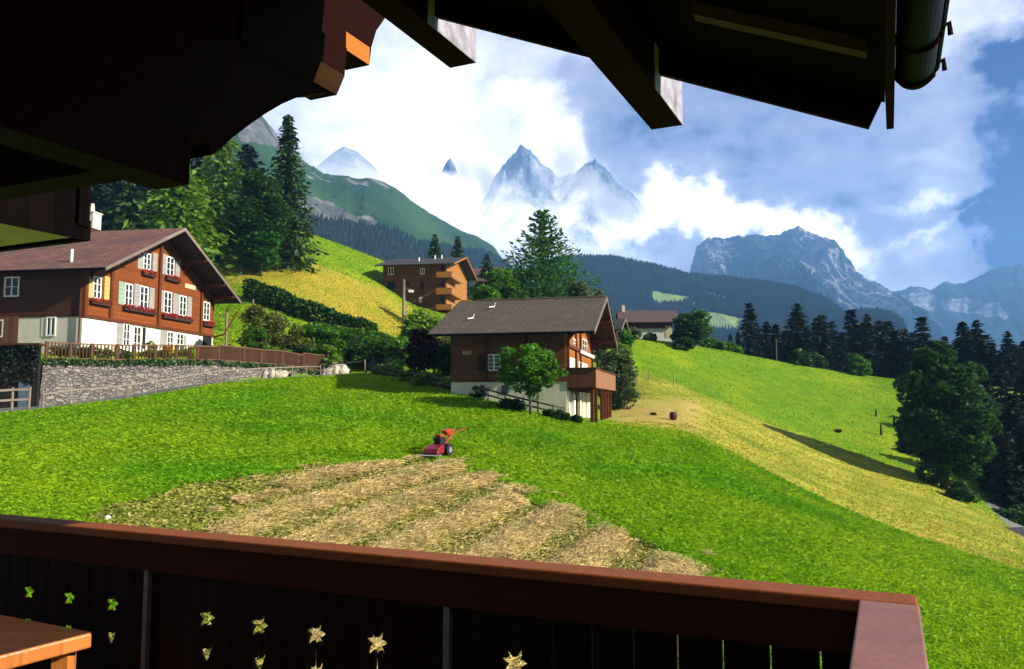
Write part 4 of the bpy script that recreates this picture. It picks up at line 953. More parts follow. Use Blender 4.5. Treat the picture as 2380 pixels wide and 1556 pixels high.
# ---- garden bushes and hedges on the left
BUSH = [
 (590, 62.0, 1.3, 1.5, 705, F_OLV, 'olive shrub with reddish tips right of the large chalet'), (630, 63.5, 1.6, 1.5, 715, F_OLV, 'spreading bronze shrub in the garden beside the large chalet'),
 (680, 63.5, 1.6, 1.5, 738, F_OLV, 'low yellowish shrub in the middle of the garden'), (600, 60.8, 1.0, 1.0, 745, F_GRN, 'small green shrub in front of the olive one'),
 (735, 64.5, 1.7, 1.6, 745, F_GRN, 'round bright green bush where the garden meets the road'), (775, 65, 1.6, 1.6, 758, F_GRN, 'second round bright green bush above the road bend'),
 (820, 65.5, 1.7, 1.6, 762, F_DKG, 'dark bush above the road bend'), (865, 66, 1.6, 1.5, 768, F_GRN, 'green bush left of the weeping tree'), (905, 65.5, 1.5, 1.4, 778, F_DKG, 'dark green bush under the weeping tree'),
 (760, 62.8, 1.0, 1.0, 790, F_LIM, 'light green leafy plant behind the end of the garden fence'), (700, 62.4, 1.2, .8, 795, F_DKG, 'dark low shrub behind the brown garden fence'), (640, 61, 1.3, .8, 800, F_GRN, 'low green shrub behind the brown garden fence'),
 (545, 59.4, 1.2, .8, 800, F_GRY, 'grey-green plants at the foot of the large chalet gable'),
 (898, 59.2, 1.15, .9, 835, F_LIM, 'bright green clipped bush at the bend of the wooden fence'), (1005, 53.5, 1.5, .7, 862, F_LIM, 'low light green bushes along the wooden fence'), (955, 56, .9, .7, 856, F_LIM, 'low green plant by the wooden fence below the purple tree'), (1040, 52.2, .8, .6, 875, F_LIM, 'small light green plant at the corner of the small chalet'),
 (1190, 46.6, .9, .5, 925, F_DKG, 'dark low shrub under the apple tree'), (1285, 46.2, 1.0, .4, 952, F_DKG, 'dark ground-hugging shrub at the end of the wooden fence'), (1330, 46.8, .5, .4, 968, F_DKG, 'tiny dark shrub at the white wall corner'), (1120, 49.5, .8, .5, 890, F_DKG, 'dark shrub against the side wall of the small chalet'),
 (1468, 105, 1.4, 1.2, 758, F_GRY, 'greyish bush at the left end of the white cottage'), (1512, 106, .9, .9, 772, F_GRY, 'small round bush in front of the white cottage'), (1445, 100, 1.6, 1.2, 760, F_GRN, 'green bush between the barn and the white cottage'),
 (1590, 104, 1.4, 1.0, 780, F_DKG, 'low dark bush between the white cottage and the round tree'),
]
for i, (u, Y, r_, ry, v, mt, lb) in enumerate(BUSH):
    g = onground(u, Y); h = max(.5, top_to_h(u, v, g)); bush('bush', lb, 'bush', g, r_, ry, h, mt, max(12, int(20 * r_ * max(1, h / 2))), 100, .17 if Y < 80 else .3, 100 + i)
g = onground(1608, 106); h = top_to_h(1608, 712, g); broadleaf('leafy_tree', 'dark round leafy tree right of the white cottage', 'tree', g, 0, 3.2, h * .52, h * .5, F_DKG, 50, 120, .42, (.8, 1.3), 140, .25, None, .3)
# hedge climbing the slope (one clipped hedge) and the lower hedge
def hedge(name, label, pts, w, hts, mat, size=.3, dens=260, seed=9, group=None):
    rg = np.random.default_rng(seed); W = [onground(u, Y) for u, Y in pts]; t = thing(name, label, 'hedge', W[0], 0, group); P = []
    for i in range(len(W) - 1):
        a, c_ = W[i], W[i + 1]; l = (c_ - a).length; n = int(l * dens); s = rg.random(n)
        h0 = hts[i] + (hts[i + 1] - hts[i]) * s
        q = np.array(a)[None] * (1 - s[:, None]) + np.array(c_)[None] * s[:, None]
        hh = h0 * (.75 + .5 * fbm(q[:, 0] * .8, q[:, 1] * .8, 3))
        ang = rg.uniform(0, np.pi, n); rr = rg.uniform(.75, 1.02, n); d = np.array([-(c_ - a).y, (c_ - a).x]) / l
        o1 = np.cos(ang) * w * rr; z = np.sin(ang) ** .6 * hh * rr
        P.append(np.stack([q[:, 0] + d[0] * o1 - W[0].x, q[:, 1] + d[1] * o1 - W[0].y, q[:, 2] + z - W[0].z], -1))
    leafq(np.concatenate(P), size, mat, 'foliage', t, flat=.3)
    b = MB(); b.prism([tuple(W[0] * 0 + Vector((-w * .5, 0, 0))), tuple(Vector((w * .5, 0, 0))), tuple(Vector((w * .5, 0, hts[0] * .7))), tuple(Vector((-w * .5, 0, hts[0] * .7)))], Vector((0, .3, 0))); b.build('branchwork', BARK, t)
    return t
hedge('hedge', 'dark hedge running down the slope below the ochre meadow', [(572, 81), (640, 79.6), (700, 78.6), (790, 77.6), (870, 76.6)], 1.1, [2.0, 2.0, 1.9, 1.8, 1.5], F_DKG, .34, 330, 9)
hedge('hedge', 'bright green hedge in front of the dark one at the foot of the slope', [(720, 73), (800, 72), (880, 71.5), (925, 71)], 1.0, [1.5, 1.7, 1.7, 1.4], foliage('hedge_leaves', (.04, .13, .008), (.12, .27, .012), None, .6, .35), .3, 330, 10)
# ---- big maple on the right and the dark wood
g = onground(2186, 72.5); g.z -= .3; h = top_to_h(2180, 785, g)
mt_ = broadleaf('maple', 'big dark leafy tree at the right edge of the mown field', 'tree', g, 0, 5.2, h * .5, h * .5, F_MAP, 110, 430, .34, (.9, 1.6), 150, .45, None, .25, limbs=9)
g = onground(2222, 68.2); bush('bush', 'small green bush at the foot of the big dark tree', 'bush', g, 1.3, 1.0, 1.7, F_DKG, 24, 110, .22, 151)
g = onground(2350, 69.5); bush('bush', 'dark green shrubs beside the little road at the right edge', 'bush', g, 2.2, 1.5, 1.6, F_DKG, 30, 110, .24, 152)
protos = []
for i in range(4):
    c = conifer_mesh(10, (1.9, 2.3, 1.7, 2.1)[i], 200 + i, F_SPRD, 30, 10, 9, .50, .35, (.75, .7, .85, .65)[i], .01, 0, .35); tk = trunk_mesh(9.6, .16, i)
    protos.append((c, tk))
ORD = ['first', 'second', 'third', 'fourth', 'fifth', 'sixth', 'seventh', 'eighth', 'ninth', 'tenth', 'eleventh', 'twelfth', 'thirteenth', 'fourteenth', 'fifteenth', 'sixteenth', 'seventeenth', 'eighteenth', 'nineteenth', 'twentieth', 'twenty-first', 'twenty-second', 'twenty-third', 'twenty-fourth', 'twenty-fifth', 'twenty-sixth', 'twenty-seventh', 'twenty-eighth', 'twenty-ninth', 'thirtieth', 'thirty-first', 'thirty-second', 'thirty-third', 'thirty-fourth', 'thirty-fifth', 'thirty-sixth', 'thirty-seventh', 'thirty-eighth', 'thirty-ninth', 'fortieth', 'forty-first', 'forty-second', 'forty-third', 'forty-fourth', 'forty-fifth', 'forty-sixth']
ROW = [(1680, 790, 118), (1700, 775, 121), (1718, 770, 124), (1746, 700, 122), (1765, 760, 127), (1785, 745, 126), (1806, 752, 124), (1830, 765, 128), (1857, 703, 124), (1880, 760, 122), (1902, 735, 128), (1916, 728, 124), (1938, 745, 130), (1960, 770, 124), (1983, 716, 126), (2003, 745, 132), (2020, 728, 125), (2048, 742, 128), (2068, 742, 132), (2085, 765, 126), (2104, 762, 130), (2125, 770, 128), (2148, 733, 124), (2175, 790, 120), (2200, 780, 126), (2225, 790, 122), (2243, 745, 120), (2258, 765, 126), (2277, 742, 118), (2297, 775, 124), (2312, 800, 118), (2330, 815, 120), (2347, 768, 116), (2365, 800, 120), (2385, 790, 116), (2410, 780, 112)]
first = True; used = [0] * 4
roots = []
for i, (u, v, Y) in enumerate(ROW):
    k = i % 4; g = onground(u, Y); g.z -= .2; h = top_to_h(u, v, g); lb = 'dark spruce in the row behind the right meadow, %s from the left' % ORD[i]
    if used[k] == 0:
        t = mk_tree('spruce', lb, 'spruce', protos[k][0], protos[k][1], g, random.uniform(0, 6), h / 10, 'spruces along the wood edge'); roots.append(t); used[k] = t
        t.scale = (h / 10 * random.uniform(1.0, 1.25),) * 2 + (h / 10,)
    else: copy_tree(used[k], lb, g, random.uniform(0, 6), h / 10, 'spruces along the wood edge', random.uniform(1.25, 1.7))
# nearer dark trees filling the gully right of the maple
GUL = [(2290, 860, 92), (2330, 850, 88), (2375, 870, 84), (2310, 930, 80), (2350, 915, 77), (2395, 900, 80), (2330, 1000, 73.5), (2372, 985, 74), (2298, 985, 77), (2430, 930, 80), (2270, 900, 98), (2470, 940, 84), (2500, 900, 76), (2550, 880, 80)]  # trees outside the right edge are unseen, added to cast shade
GL = ['tall dark spruce in the gully behind the big leafy tree', 'dark spruce in the gully below the wood, behind the shrubs', 'dark spruce touching the right edge of the picture', 'dark spruce beside the big leafy tree on its right', 'dark spruce standing between the little road and the wood', 'dark spruce right at the frame edge above the road', 'lower dark spruce just above the little grey road', 'lower dark spruce above the shrubs at the right edge', 'lower dark spruce pressed against the big leafy tree', 'dark spruce outside the right edge of the gully', 'dark spruce behind the crown of the big leafy tree', 'further dark spruce outside the right edge of the gully', 'nearest dark spruce outside the right edge', 'last dark spruce outside the right edge']
for i, (u, v, Y) in enumerate(GUL):
    g = onground(u, Y); g.z -= .2; h = max(5, top_to_h(u, v, g)); copy_tree(used[i % 4], GL[i], g, i * 1.3, h / 10, 'dark spruces in the gully', 1.5)
for i, (u, v, Y, lb) in enumerate(((1700, 790, 116, 'green bush at the left end of the spruce row'), (1860, 810, 117, 'round dark bush under the spruces above the meadow'), (1990, 815, 118, 'light green bush under the spruces in the middle of the row'), (2000, 822, 116, 'small bright bush at the meadow edge below the spruces'), (1900, 815, 118, 'low bush at the foot of the spruce row'), (2150, 800, 117, 'leafy bush behind the crown of the big tree'), (1660, 782, 112, 'low bush where the spruce row meets the cottage garden'))):
    g = onground(u, Y); h = max(1.2, top_to_h(u, v, g)); bush('bush', lb, 'bush', g, 1.8, 1.4, h, F_DKG if i % 3 else F_GRN, 26, 90, .34, 300 + i)
# ---- loose grass and hay
F_GRASS = foliage('meadow_leaves', (.125, .33, .003), (.215, .455, .004), (.32, .52, .015), .45, .5, .7, (.33, .49, .005))
m, nt, bs = newmat('hay_straw'); geo = nt.node('ShaderNodeNewGeometry'); rnd = geo.outputs['Random Per Island']
nh = nt.noise(geo.outputs['Position'], 1.3, 5, .65); nh2 = nt.noise(geo.outputs['Position'], .5, 3, .6)
ch_ = nt.mix(nt.remap(nt.math('ADD', nt.math('MULTIPLY', rnd, .35), nh), .42, .88), (.20, .16, .035), (.74, .54, .20)); ch_ = nt.mix(nt.remap(nh2, .5, .66, 0, .55), ch_, (.24, .26, .035))
setc(nt, bs, ch_); bs.inputs['Roughness'].default_value = .8
HAYM = m
F_STUB = foliage('stubble_blades', (.13, .19, .010), (.38, .34, .07), (.52, .42, .15), .8, .2)
o = blades('meadow_grass', 900000, 9, 62, in_green, .115, F_GRASS, .985, None, .40, 1.6); tag(o, kind='stuff')
def m_rich(x, y):
    sw_ = swath(x, y); p = .10 + .90 * np.clip((sw_ - .18) / .42, 0, 1)
    return (soft(x, y, HAYRICH, 3.6, 1.3) > .5) & (RNG.random(len(x)) < p)
o = blades('hay_straw', 900000, 8, 36, m_rich, .17, HAYM, .9, HD, .045, 1.6, (-.4, .3)); tag(o, kind='stuff')
def in_yel(x, y): return (soft(x, y, YEL, 4, .5) > .5) & (soft(x, y, BARE, 8, .6) < .5)
F_YEL = foliage('mown_grass_blades', (.30, .34, .022), (.50, .43, .07), (.58, .47, .14), .35, .45, .7, (.28, .38, .014))
o = blades('mown_grass', 90000, 36, 96, in_yel, .085, F_YEL, .985, None, .4, 1.3, (.0, .82)); tag(o, kind='stuff')
def in_far(x, y): return (x / y > .12) & (y > 60) & (y < np.interp(x / y, KC, _Y[12]) + 3) & (soft(x, y, YEL, 4, .5) < .5) & (soft(x, y, BARE, 8, .6) < .5) & ~inpoly(x, y, ROAD_R)
F_FAR = foliage('pasture_blades', (.15, .33, .004), (.28, .46, .008), (.40, .50, .03), .4, .4, .6, (.38, .44, .015))
o = blades('pasture_grass', 90000, 60, 122, in_far, .09, F_FAR, .985, None, .45, 1.2, (.12, .82)); tag(o, kind='stuff')
def in_och(x, y): return inpoly(x, y, OCH)
F_OCH = foliage('dry_grass_blades', (.34, .38, .018), (.54, .44, .05), (.62, .48, .10), .16, .45, .7, (.48, .38, .04))
o = blades('dry_grass', 45000, 72, 126, in_och, .11, F_OCH, .97, None, .4, 1.2, (-.42, .02)); tag(o, kind='stuff')
def in_lawn(x, y): return (x / y < .0) & (y > 64) & ~inpoly(x, y, OCH)
o = blades('slope_grass', 70000, 64, 152, in_lawn, .14, F_FAR, .985, None, .45, 1.2, (-.45, .0)); tag(o, kind='stuff')
def m_stub(x, y): return (soft(x, y, HAY, 2.0, .6) > .5) & (~inpoly(x, y, HAYRICH) | (swath(x, y) < .42))
o = blades('mown_stubble', 200000, 8, 36, m_stub, .09, F_STUB, .9, None, .5, 1.6, (-.62, .3)); tag(o, kind='stuff')
# flowers and plants by the garden fence
for i, (u, Y, v, mt, lb) in enumerate(((388, 54.6, 795, foliage('yellow_flowers', (.7, .45, .01), (.8, .6, .02), None, 3, .2), 'yellow flowering plant between the ground floor windows of the large chalet'), (345, 53.4, 790, F_LIM, 'light green plant beside the garden door of the large chalet'), (430, 55.3, 800, F_LIM, 'light green plant in front of the right ground floor windows'))):
    g = onground(u, Y); g.z = 3.1; bush('plant', lb, 'plant', g, .5, .4, max(.9, ray(u, v).z * Y - 3.1), mt, 12, 80, .13, 400 + i)
# ================================================================ MOUNTAINS, HILLS
def mtnmat(name, green, green2, rock, rock2, forest, patch, sc):
    m, nt, bs = newmat(name)
    geo = nt.node('ShaderNodeNewGeometry'); pos = geo.outputs['Position']
    a = nt.node('ShaderNodeAttribute', attribute_name='M'); s_ = nt.node('ShaderNodeSeparateColor'); nt.l.new(a.outputs['Color'], s_.inputs[0])
    n1 = nt.noise(pos, sc, 8, .62); n2 = nt.noise(nt.scale(pos, 1, 1, .25), sc * 6, 7, .65, .4)
    c = nt.mix(nt.remap(n1, .38, .62), green, green2)
    rk = nt.mix(nt.remap(n2, .4, .62), rock2, rock)
    fr = nt.mix(nt.remap(nt.noise(pos, sc * 12, 5, .6), .35, .65), tuple(x * .5 for x in forest), forest)
    c = nt.mix(nt.remap(nt.math('ADD', s_.outputs[0], nt.math('MULTIPLY', nt.math('SUBTRACT', n2, .5), 1.6)), .45, .6), c, rk)
    c = nt.mix(nt.remap(nt.math('ADD', s_.outputs[1], nt.math('MULTIPLY', nt.math('SUBTRACT', n1, .5), .6)), .4, .6), c, fr)
    c = nt.mix(nt.remap(s_.outputs[2], .3, .7), c, patch)
    setc(nt, bs, c); bs.inputs['Roughness'].default_value = .95; bs.inputs['Specular IOR Level'].default_value = .05
    nt.l.new(nt.bump(nt.math('ADD', n2, nt.noise(pos, sc * 14, 6, .65)), 1 / sc * .02), bs.inputs['Normal'])
    return m
def mountain(name, ridge, base, mat, amp, fs, rock=(), forest=(), patch=(), nu=260, nv=90, prof=1.0, rj=3.0, baseline=(0, 0, 0), seed=0, jag=.03, mnoise=14, back=1.5, k2=.35):
    rg_ = np.array(ridge, float); bs_ = np.array(base, float)
    u = np.linspace(rg_[0, 0], rg_[-1, 0], nu)
    v = np.interp(u, rg_[:, 0], rg_[:, 1]); Y = np.interp(u, rg_[:, 0], rg_[:, 2])
    v = v + (fbm(u * jag + seed, u * 0 + seed, 5) - .48) * rj * 2
    Rp = np.array([at(a, b_, c_) for a, b_, c_ in zip(u, v, Y)])
    bv = np.interp(u, bs_[:, 0], bs_[:, 1]); bY = np.interp(u, bs_[:, 0], bs_[:, 2])
    Bp = np.array([at(a, b_, c_) for a, b_, c_ in zip(u, bv, bY)])
    t = np.linspace(0, 1, nv)[:, None, None]
    tz = t ** prof
    P = Bp[None] * (1 - t) + Rp[None] * t; P[:, :, 2] = (Bp[None, :, 2] * (1 - tz[:, :, 0]) + Rp[None, :, 2] * tz[:, :, 0])
    w = np.clip(1 - t[:, :, 0], 0, 1) ** .5 * np.clip(t[:, :, 0] * 6, 0, 1)
    n = fbm(P[:, :, 0] * fs + seed, P[:, :, 2] * fs * .38 + P[:, :, 1] * fs * .3, 6, True) - .55
    n2 = fbm(P[:, :, 0] * fs * 3 + seed, P[:, :, 2] * fs * .5, 5, True) - .55
    P[:, :, 1] -= n * amp * w + n2 * amp * k2 * w
    P[:, :, 2] += n * amp * .25 * w
    # back side
    nb = 8; tb = np.linspace(0, 1, nb + 1)[1:, None, None]
    Q = Rp[None] + np.array([0, 1, 0])[None, None] * tb * (Rp[:, 2] - Bp[:, 2]).max() * back; Q[:, :, 2] = Rp[None, :, 2] * (1 - tb[:, :, 0]) + Bp[None, :, 2] * tb[:, :, 0]
    P = np.concatenate([P, Q])
    yc = P[:, :, 1] * cP + P[:, :, 2] * sP; zc = -P[:, :, 1] * sP + P[:, :, 2] * cP
    pu = 1190 + FPX * P[:, :, 0] / yc; pv = 778 - FPX * zc / yc
    du = (fbm(pu * .03, pv * .03, 4) - .47) * mnoise * 2; dv = (fbm(pu * .03 + 40, pv * .03, 4) - .47) * mnoise * 2
    M = np.zeros(P.shape); 
    for k, (polys, b0) in enumerate(zip((rock, forest, patch), baseline)):
        a = np.full(pu.shape, float(b0))
        for pl in polys:
            val = 1.0
            if isinstance(pl, tuple): pl, val = pl
            a = np.where(inpoly(pu + du, pv + dv, pl), val, a)
        M[:, :, k] = blur2(a, 2)
    o = gridmesh(name, P, mat, attrs={'M': M}); tag(o, kind='structure')
    return P[:nv], M[:nv]
def forest_on(name, P, M, n, h, r, mat, seed=1, thr=.5, ch=1):
    rg = np.random.default_rng(seed); nr, nc = P.shape[:2]
    i = rg.integers(0, nr - 1, n); j = rg.integers(0, nc - 1, n); keep = (M[i, j, ch] > thr) & (M[i, j, 2] < .3); i = i[keep]; j = j[keep]
    a, b_ = rg.random(len(i))[:, None], rg.random(len(i))[:, None]
    p = P[i, j] * (1 - a) * (1 - b_) + P[i + 1, j] * a * (1 - b_) + P[i, j + 1] * (1 - a) * b_ + P[i + 1, j + 1] * a * b_
    m_ = len(p); hh = h * rg.uniform(.6, 1.25, m_); rr = r * rg.uniform(.7, 1.2, m_); T = []
    for k in range(5):
        t0, t1 = 2 * np.pi * k / 5, 2 * np.pi * (k + 1) / 5
        T.append(np.stack([p + np.stack([np.cos(t0) * rr, np.sin(t0) * rr, -hh * .1], -1), p + np.stack([np.cos(t1) * rr, np.sin(t1) * rr, -hh * .1], -1), p + np.stack([rg.normal(0, .04, m_) * 0, 0 * hh, hh], -1)], 1))
    V = np.concatenate(T).reshape(-1, 3); o = quadmesh(name, V, mat, nper=3); tag(o, kind='stuff'); return o
ML = mtnmat('left_ridge_slopes', (.045, .095, .025), (.018, .050, .018), (.21, .205, .20), (.06, .07, .06), (.012, .035, .016), (.12, .2, .03), .004)
P_, M_ = mountain('mountain', [(300, 60, 1152), (440, 160, 1152), (540, 225, 1152), (585, 258, 1152), (610, 268, 1166), (650, 320, 1209), (690, 352, 1238), (700, 368, 1252), (730, 388, 1281), (755, 405, 1296), (800, 410, 1332), (850, 415, 1368), (895, 425, 1404), (920, 440, 1425), (960, 470, 1468), (1020, 508, 1548), (1080, 540, 1656), (1120, 555, 1728), (1150, 575, 1764), (1175, 612, 1800), (1215, 660, 1836)],
    [(300, 760, 504), (700, 720, 648), (1000, 700, 936), (1215, 700, 1224)], ML, 100, .008,
    rock=[[(690, 455), (740, 462), (800, 490), (860, 505), (890, 530), (905, 545), (840, 535), (760, 520), (700, 505)], ([(540, 260), (600, 262), (660, 320), (700, 360), (760, 405), (730, 415), (680, 380), (640, 345), (560, 330)], .75), ([(690, 360), (760, 400), (860, 412), (900, 424), (900, 440), (840, 430), (720, 420)], .45)],
    forest=[[(600, 480), (700, 515), (780, 525), (880, 535), (960, 560), (1050, 580), (1150, 595), (1220, 640), (1220, 900), (300, 900), (300, 520)]], baseline=(.12, 0, 0), rj=5, jag=.05, prof=.9, mnoise=9)
CONE = foliage('distant_wood', (.005, .014, .008), (.012, .030, .014), None, .02, 0, .9)
forest_on('distant_wood', P_, M_, 26000, 11, 2.8, CONE, 2)
MF = mtnmat('wooded_hills', (.03, .07, .025), (.02, .05, .02), (.3, .3, .28), (.15, .15, .13), (.012, .032, .018), (.26, .36, .12), .006)
P_, M_ = mountain('hill', [(1200, 640, 1700), (1300, 605, 1700), (1365, 600, 1700), (1420, 603, 1734), (1500, 618, 1768), (1600, 643, 1768), (1700, 651, 1768), (1800, 664, 1734), (1860, 678, 1700), (1920, 700, 1666), (1955, 722, 1632), (1975, 748, 1598), (2000, 790, 1564)],
    [(1200, 900, 1020), (1700, 900, 1020), (2000, 900, 1020)], MF, 90, .004, patch=[[(1514, 676), (1545, 682), (1604, 690), (1592, 708), (1530, 712), (1512, 704)], [(1612, 670), (1640, 678), (1700, 694), (1700, 702), (1640, 690)], [(1620, 722), (1660, 728), (1735, 742), (1710, 775), (1645, 768)], [(1605, 700), (1622, 706), (1620, 716), (1604, 712)]], baseline=(0, 1, 0), rj=2, prof=.85, mnoise=3)
forest_on('distant_wood', P_, M_, 42000, 11, 2.9, CONE, 3)
P_, M_ = mountain('hill', [(1900, 790, 1440), (1925, 757, 1440), (1960, 738, 1440), (2000, 728, 1440), (2040, 727, 1440), (2075, 735, 1440), (2100, 752, 1440), (2115, 790, 1440)], [(1900, 900, 1008), (2115, 900, 1008)], MF, 60, .004, patch=[[(1930, 722), (1960, 735), (1975, 752), (1940, 762)]], baseline=(0, 1, 0), rj=1.5, nu=90, prof=.8, mnoise=3)
forest_on('distant_wood', P_, M_, 9000, 11, 2.8, CONE, 4)
MR = mtnmat('rock_massif', (.03, .06, .03), (.025, .05, .03), (.34, .33, .34), (.07, .075, .09), (.02, .05, .04), (.6, .6, .62), .0022)
P_, M_ = mountain('mountain', [(1540, 680, 4600), (1606, 655, 4600), (1613, 600, 4600), (1619, 572, 4600), (1634, 559, 4600), (1660, 556, 4600), (1720, 552, 4650), (1760, 547, 4650), (1808, 550, 4600), (1818, 540, 4580), (1845, 534, 4550), (1870, 541, 4520), (1900, 548, 4500), (1922, 556, 4480), (1935, 580, 4450), (1946, 602, 4420), (1965, 632, 4400), (2000, 655, 4350), (2040, 672, 4300), (2075, 685, 4250), (2095, 712, 4200), (2110, 760, 4150), (2130, 800, 4100)],
    [(1540, 900, 3000), (2130, 900, 3000)], MR, 640, .0028, rock=[([(1605, 555), (1640, 555), (1680, 600), (1690, 650), (1600, 650)], .92), ([(1640, 555), (1700, 555), (1720, 590), (1670, 600)], .6), ([(1822, 530), (1930, 545), (1960, 610), (2060, 675), (2140, 740), (2140, 800), (1990, 740), (1930, 680), (1870, 620)], .9)], baseline=(.22, 0, 0), rj=6, jag=.09, prof=.55, nu=420, nv=150, mnoise=12, k2=.7)
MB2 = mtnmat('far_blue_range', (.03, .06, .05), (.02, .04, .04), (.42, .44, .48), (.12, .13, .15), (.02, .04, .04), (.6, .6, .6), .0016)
P_, M_ = mountain('mountain', [(1960, 690, 5000), (2060, 684, 5000), (2090, 674, 5000), (2130, 668, 5000), (2165, 672, 5000), (2195, 656, 5000), (2240, 660, 5000), (2270, 645, 4900), (2300, 628, 4900), (2340, 618, 4800), (2400, 612, 4800), (2700, 560, 4600)],
    [(1960, 900, 3200), (2700, 960, 3000)], MB2, 380, .0018, rock=[([(2090, 690), (2140, 672), (2180, 690), (2170, 722), (2110, 712)], .95), ([(2180, 700), (2250, 690), (2320, 706), (2350, 740), (2270, 732), (2200, 722)], .95), ([(2120, 730), (2180, 750), (2200, 790), (2110, 760)], .8)], baseline=(.25, 0, 0), rj=5, jag=.07, prof=.8, nu=240, mnoise=8)
# peaks in the cloud
MP = mtnmat('high_peaks', (.08, .11, .18), (.05, .08, .14), (.42, .46, .56), (.05, .08, .15), (.1, .1, .1), (.8, .82, .85), .0011)  # rock tinted blue: the colour carries the haze of the air between
def cloud_fade(mat, lo, hi, amp):      # lower slopes turn transparent with height and noise, standing in for cloud
    nt = NT(mat.node_tree); bs = mat.node_tree.nodes['Principled BSDF']; geo = nt.node('ShaderNodeNewGeometry'); sp_ = nt.node('ShaderNodeSeparateXYZ'); nt.l.new(geo.outputs['Position'], sp_.inputs[0])
    nf_ = nt.noise(geo.outputs['Position'], .0018, 7, .62)
    hh_ = nt.math('ADD', sp_.outputs[2], nt.math('MULTIPLY', nt.math('SUBTRACT', nf_, .5), amp))
    nt.l.new(nt.remap(hh_, lo, hi, 0, 1, True), bs.inputs['Alpha'])
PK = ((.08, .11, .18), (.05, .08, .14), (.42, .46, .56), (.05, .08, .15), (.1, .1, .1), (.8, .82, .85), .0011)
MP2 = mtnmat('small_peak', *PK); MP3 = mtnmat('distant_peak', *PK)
cloud_fade(MP, 1960, 2720, 1700); cloud_fade(MP2, 2380, 2520, 300); cloud_fade(MP3, 1950, 2900, 700)
mountain('mountain', [(1090, 520, 8400), (1130, 452, 8400), (1152, 408, 8400), (1176, 378, 8400), (1200, 350, 8400), (1211, 334, 8400), (1225, 344, 8400), (1252, 372, 8400), (1300, 415, 8400), (1340, 400, 8600), (1362, 378, 8600), (1385, 370, 8600), (1405, 388, 8600), (1435, 425, 8600), (1470, 455, 8600), (1520, 505, 8600), (1600, 560, 8600)],
    [(1090, 700, 7000), (1600, 700, 7200)], MP, 900, .0022, baseline=(.55, 0, 0), rj=6, jag=.12, prof=.8, mnoise=10, nu=420, nv=150)
mountain('mountain', [(985, 480, 8400), (1020, 410, 8400), (1036, 378, 8400), (1046, 366, 8400), (1056, 382, 8400), (1075, 430, 8400), (1100, 500, 8400)], [(985, 650, 7600), (1100, 650, 7600)], MP2, 200, .0015, baseline=(.5, 0, 0), rj=3, nu=80, prof=.8)
mountain('mountain', [(560, 520, 7600), (700, 430, 7600), (740, 385, 7600), (775, 352, 7600), (800, 340, 7600), (825, 352, 7600), (860, 380, 7600), (900, 425, 7600), (960, 480, 7600), (1050, 560, 7600)], [(560, 720, 6400), (1050, 700, 6400)], MP3, 400, .0013, baseline=(.5, 0, 0), rj=5, nu=160, prof=.8)
# ================================================================ HAZE
b = MB(); b.box(-6600, 6600, -300, 6200, -460, 1300); hz = b.build('haze', [], None)
m = bpy.data.materials.new('haze_air'); m.use_nodes = True; t_ = m.node_tree; t_.nodes.clear()
out = t_.nodes.new('ShaderNodeOutputMaterial'); pv = t_.nodes.new('ShaderNodeVolumePrincipled')
pv.inputs['Density'].default_value = HAZE_D; pv.inputs['Color'].default_value = (.24, .50, .97, 1); pv.inputs['Anisotropy'].default_value = 0.0
t_.links.new(pv.outputs[0], out.inputs['Volume']); hz.data.materials.append(m); tag(hz, kind='stuff')
# ================================================================ WORLD
w = bpy.data.worlds.new('World'); scn.world = w; w.use_nodes = True; nt = NT(w.node_tree); nt.n.clear()
out = nt.node('ShaderNodeOutputWorld')
sky = nt.node('ShaderNodeTexSky', sky_type='NISHITA', sun_disc=False); sky.sun_elevation = SUN_EL; sky.sun_rotation = math.pi / 2 - SUN_AZ
sky.altitude = 1200; sky.dust_density = .6; sky.ozone_density = 2.5
gen = nt.node('ShaderNodeTexCoord').outputs['Generated']
nz = nt.node('ShaderNodeTexNoise', ins={'Scale': 7.0, 'Detail': 7, 'Roughness': .6}); nt.l.new(gen, nz.inputs['Vector'])
wn = nt.node('ShaderNodeVectorMath', operation='SUBTRACT'); nt.l.new(nz.outputs['Color'], wn.inputs[0]); wn.inputs[1].default_value = (.5, .5, .5)
ws = nt.node('ShaderNodeVectorMath', operation='SCALE'); nt.l.new(wn.outputs[0], ws.inputs[0]); ws.inputs['Scale'].default_value = .16
nzb = nt.node('ShaderNodeTexNoise', ins={'Scale': 26.0, 'Detail': 5, 'Roughness': .6}); nt.l.new(gen, nzb.inputs['Vector'])
wnb = nt.node('ShaderNodeVectorMath', operation='MULTIPLY_ADD'); nt.l.new(nzb.outputs['Color'], wnb.inputs[0]); wnb.inputs[1].default_value = (.07, .07, .07); wnb.inputs[2].default_value = (-.035, -.035, -.035)
gen2 = nt.node('ShaderNodeVectorMath', operation='ADD'); nt.l.new(gen, gen2.inputs[0]); nt.l.new(wnb.outputs[0], gen2.inputs[1]); gen2 = gen2.outputs[0]
wd = nt.node('ShaderNodeVectorMath', operation='ADD'); nt.l.new(gen2, wd.inputs[0]); nt.l.new(ws.outputs[0], wd.inputs[1])
wv = nt.node('ShaderNodeVectorMath', operation='NORMALIZE'); nt.l.new(wd.outputs[0], wv.inputs[0]); wv = wv.outputs[0]
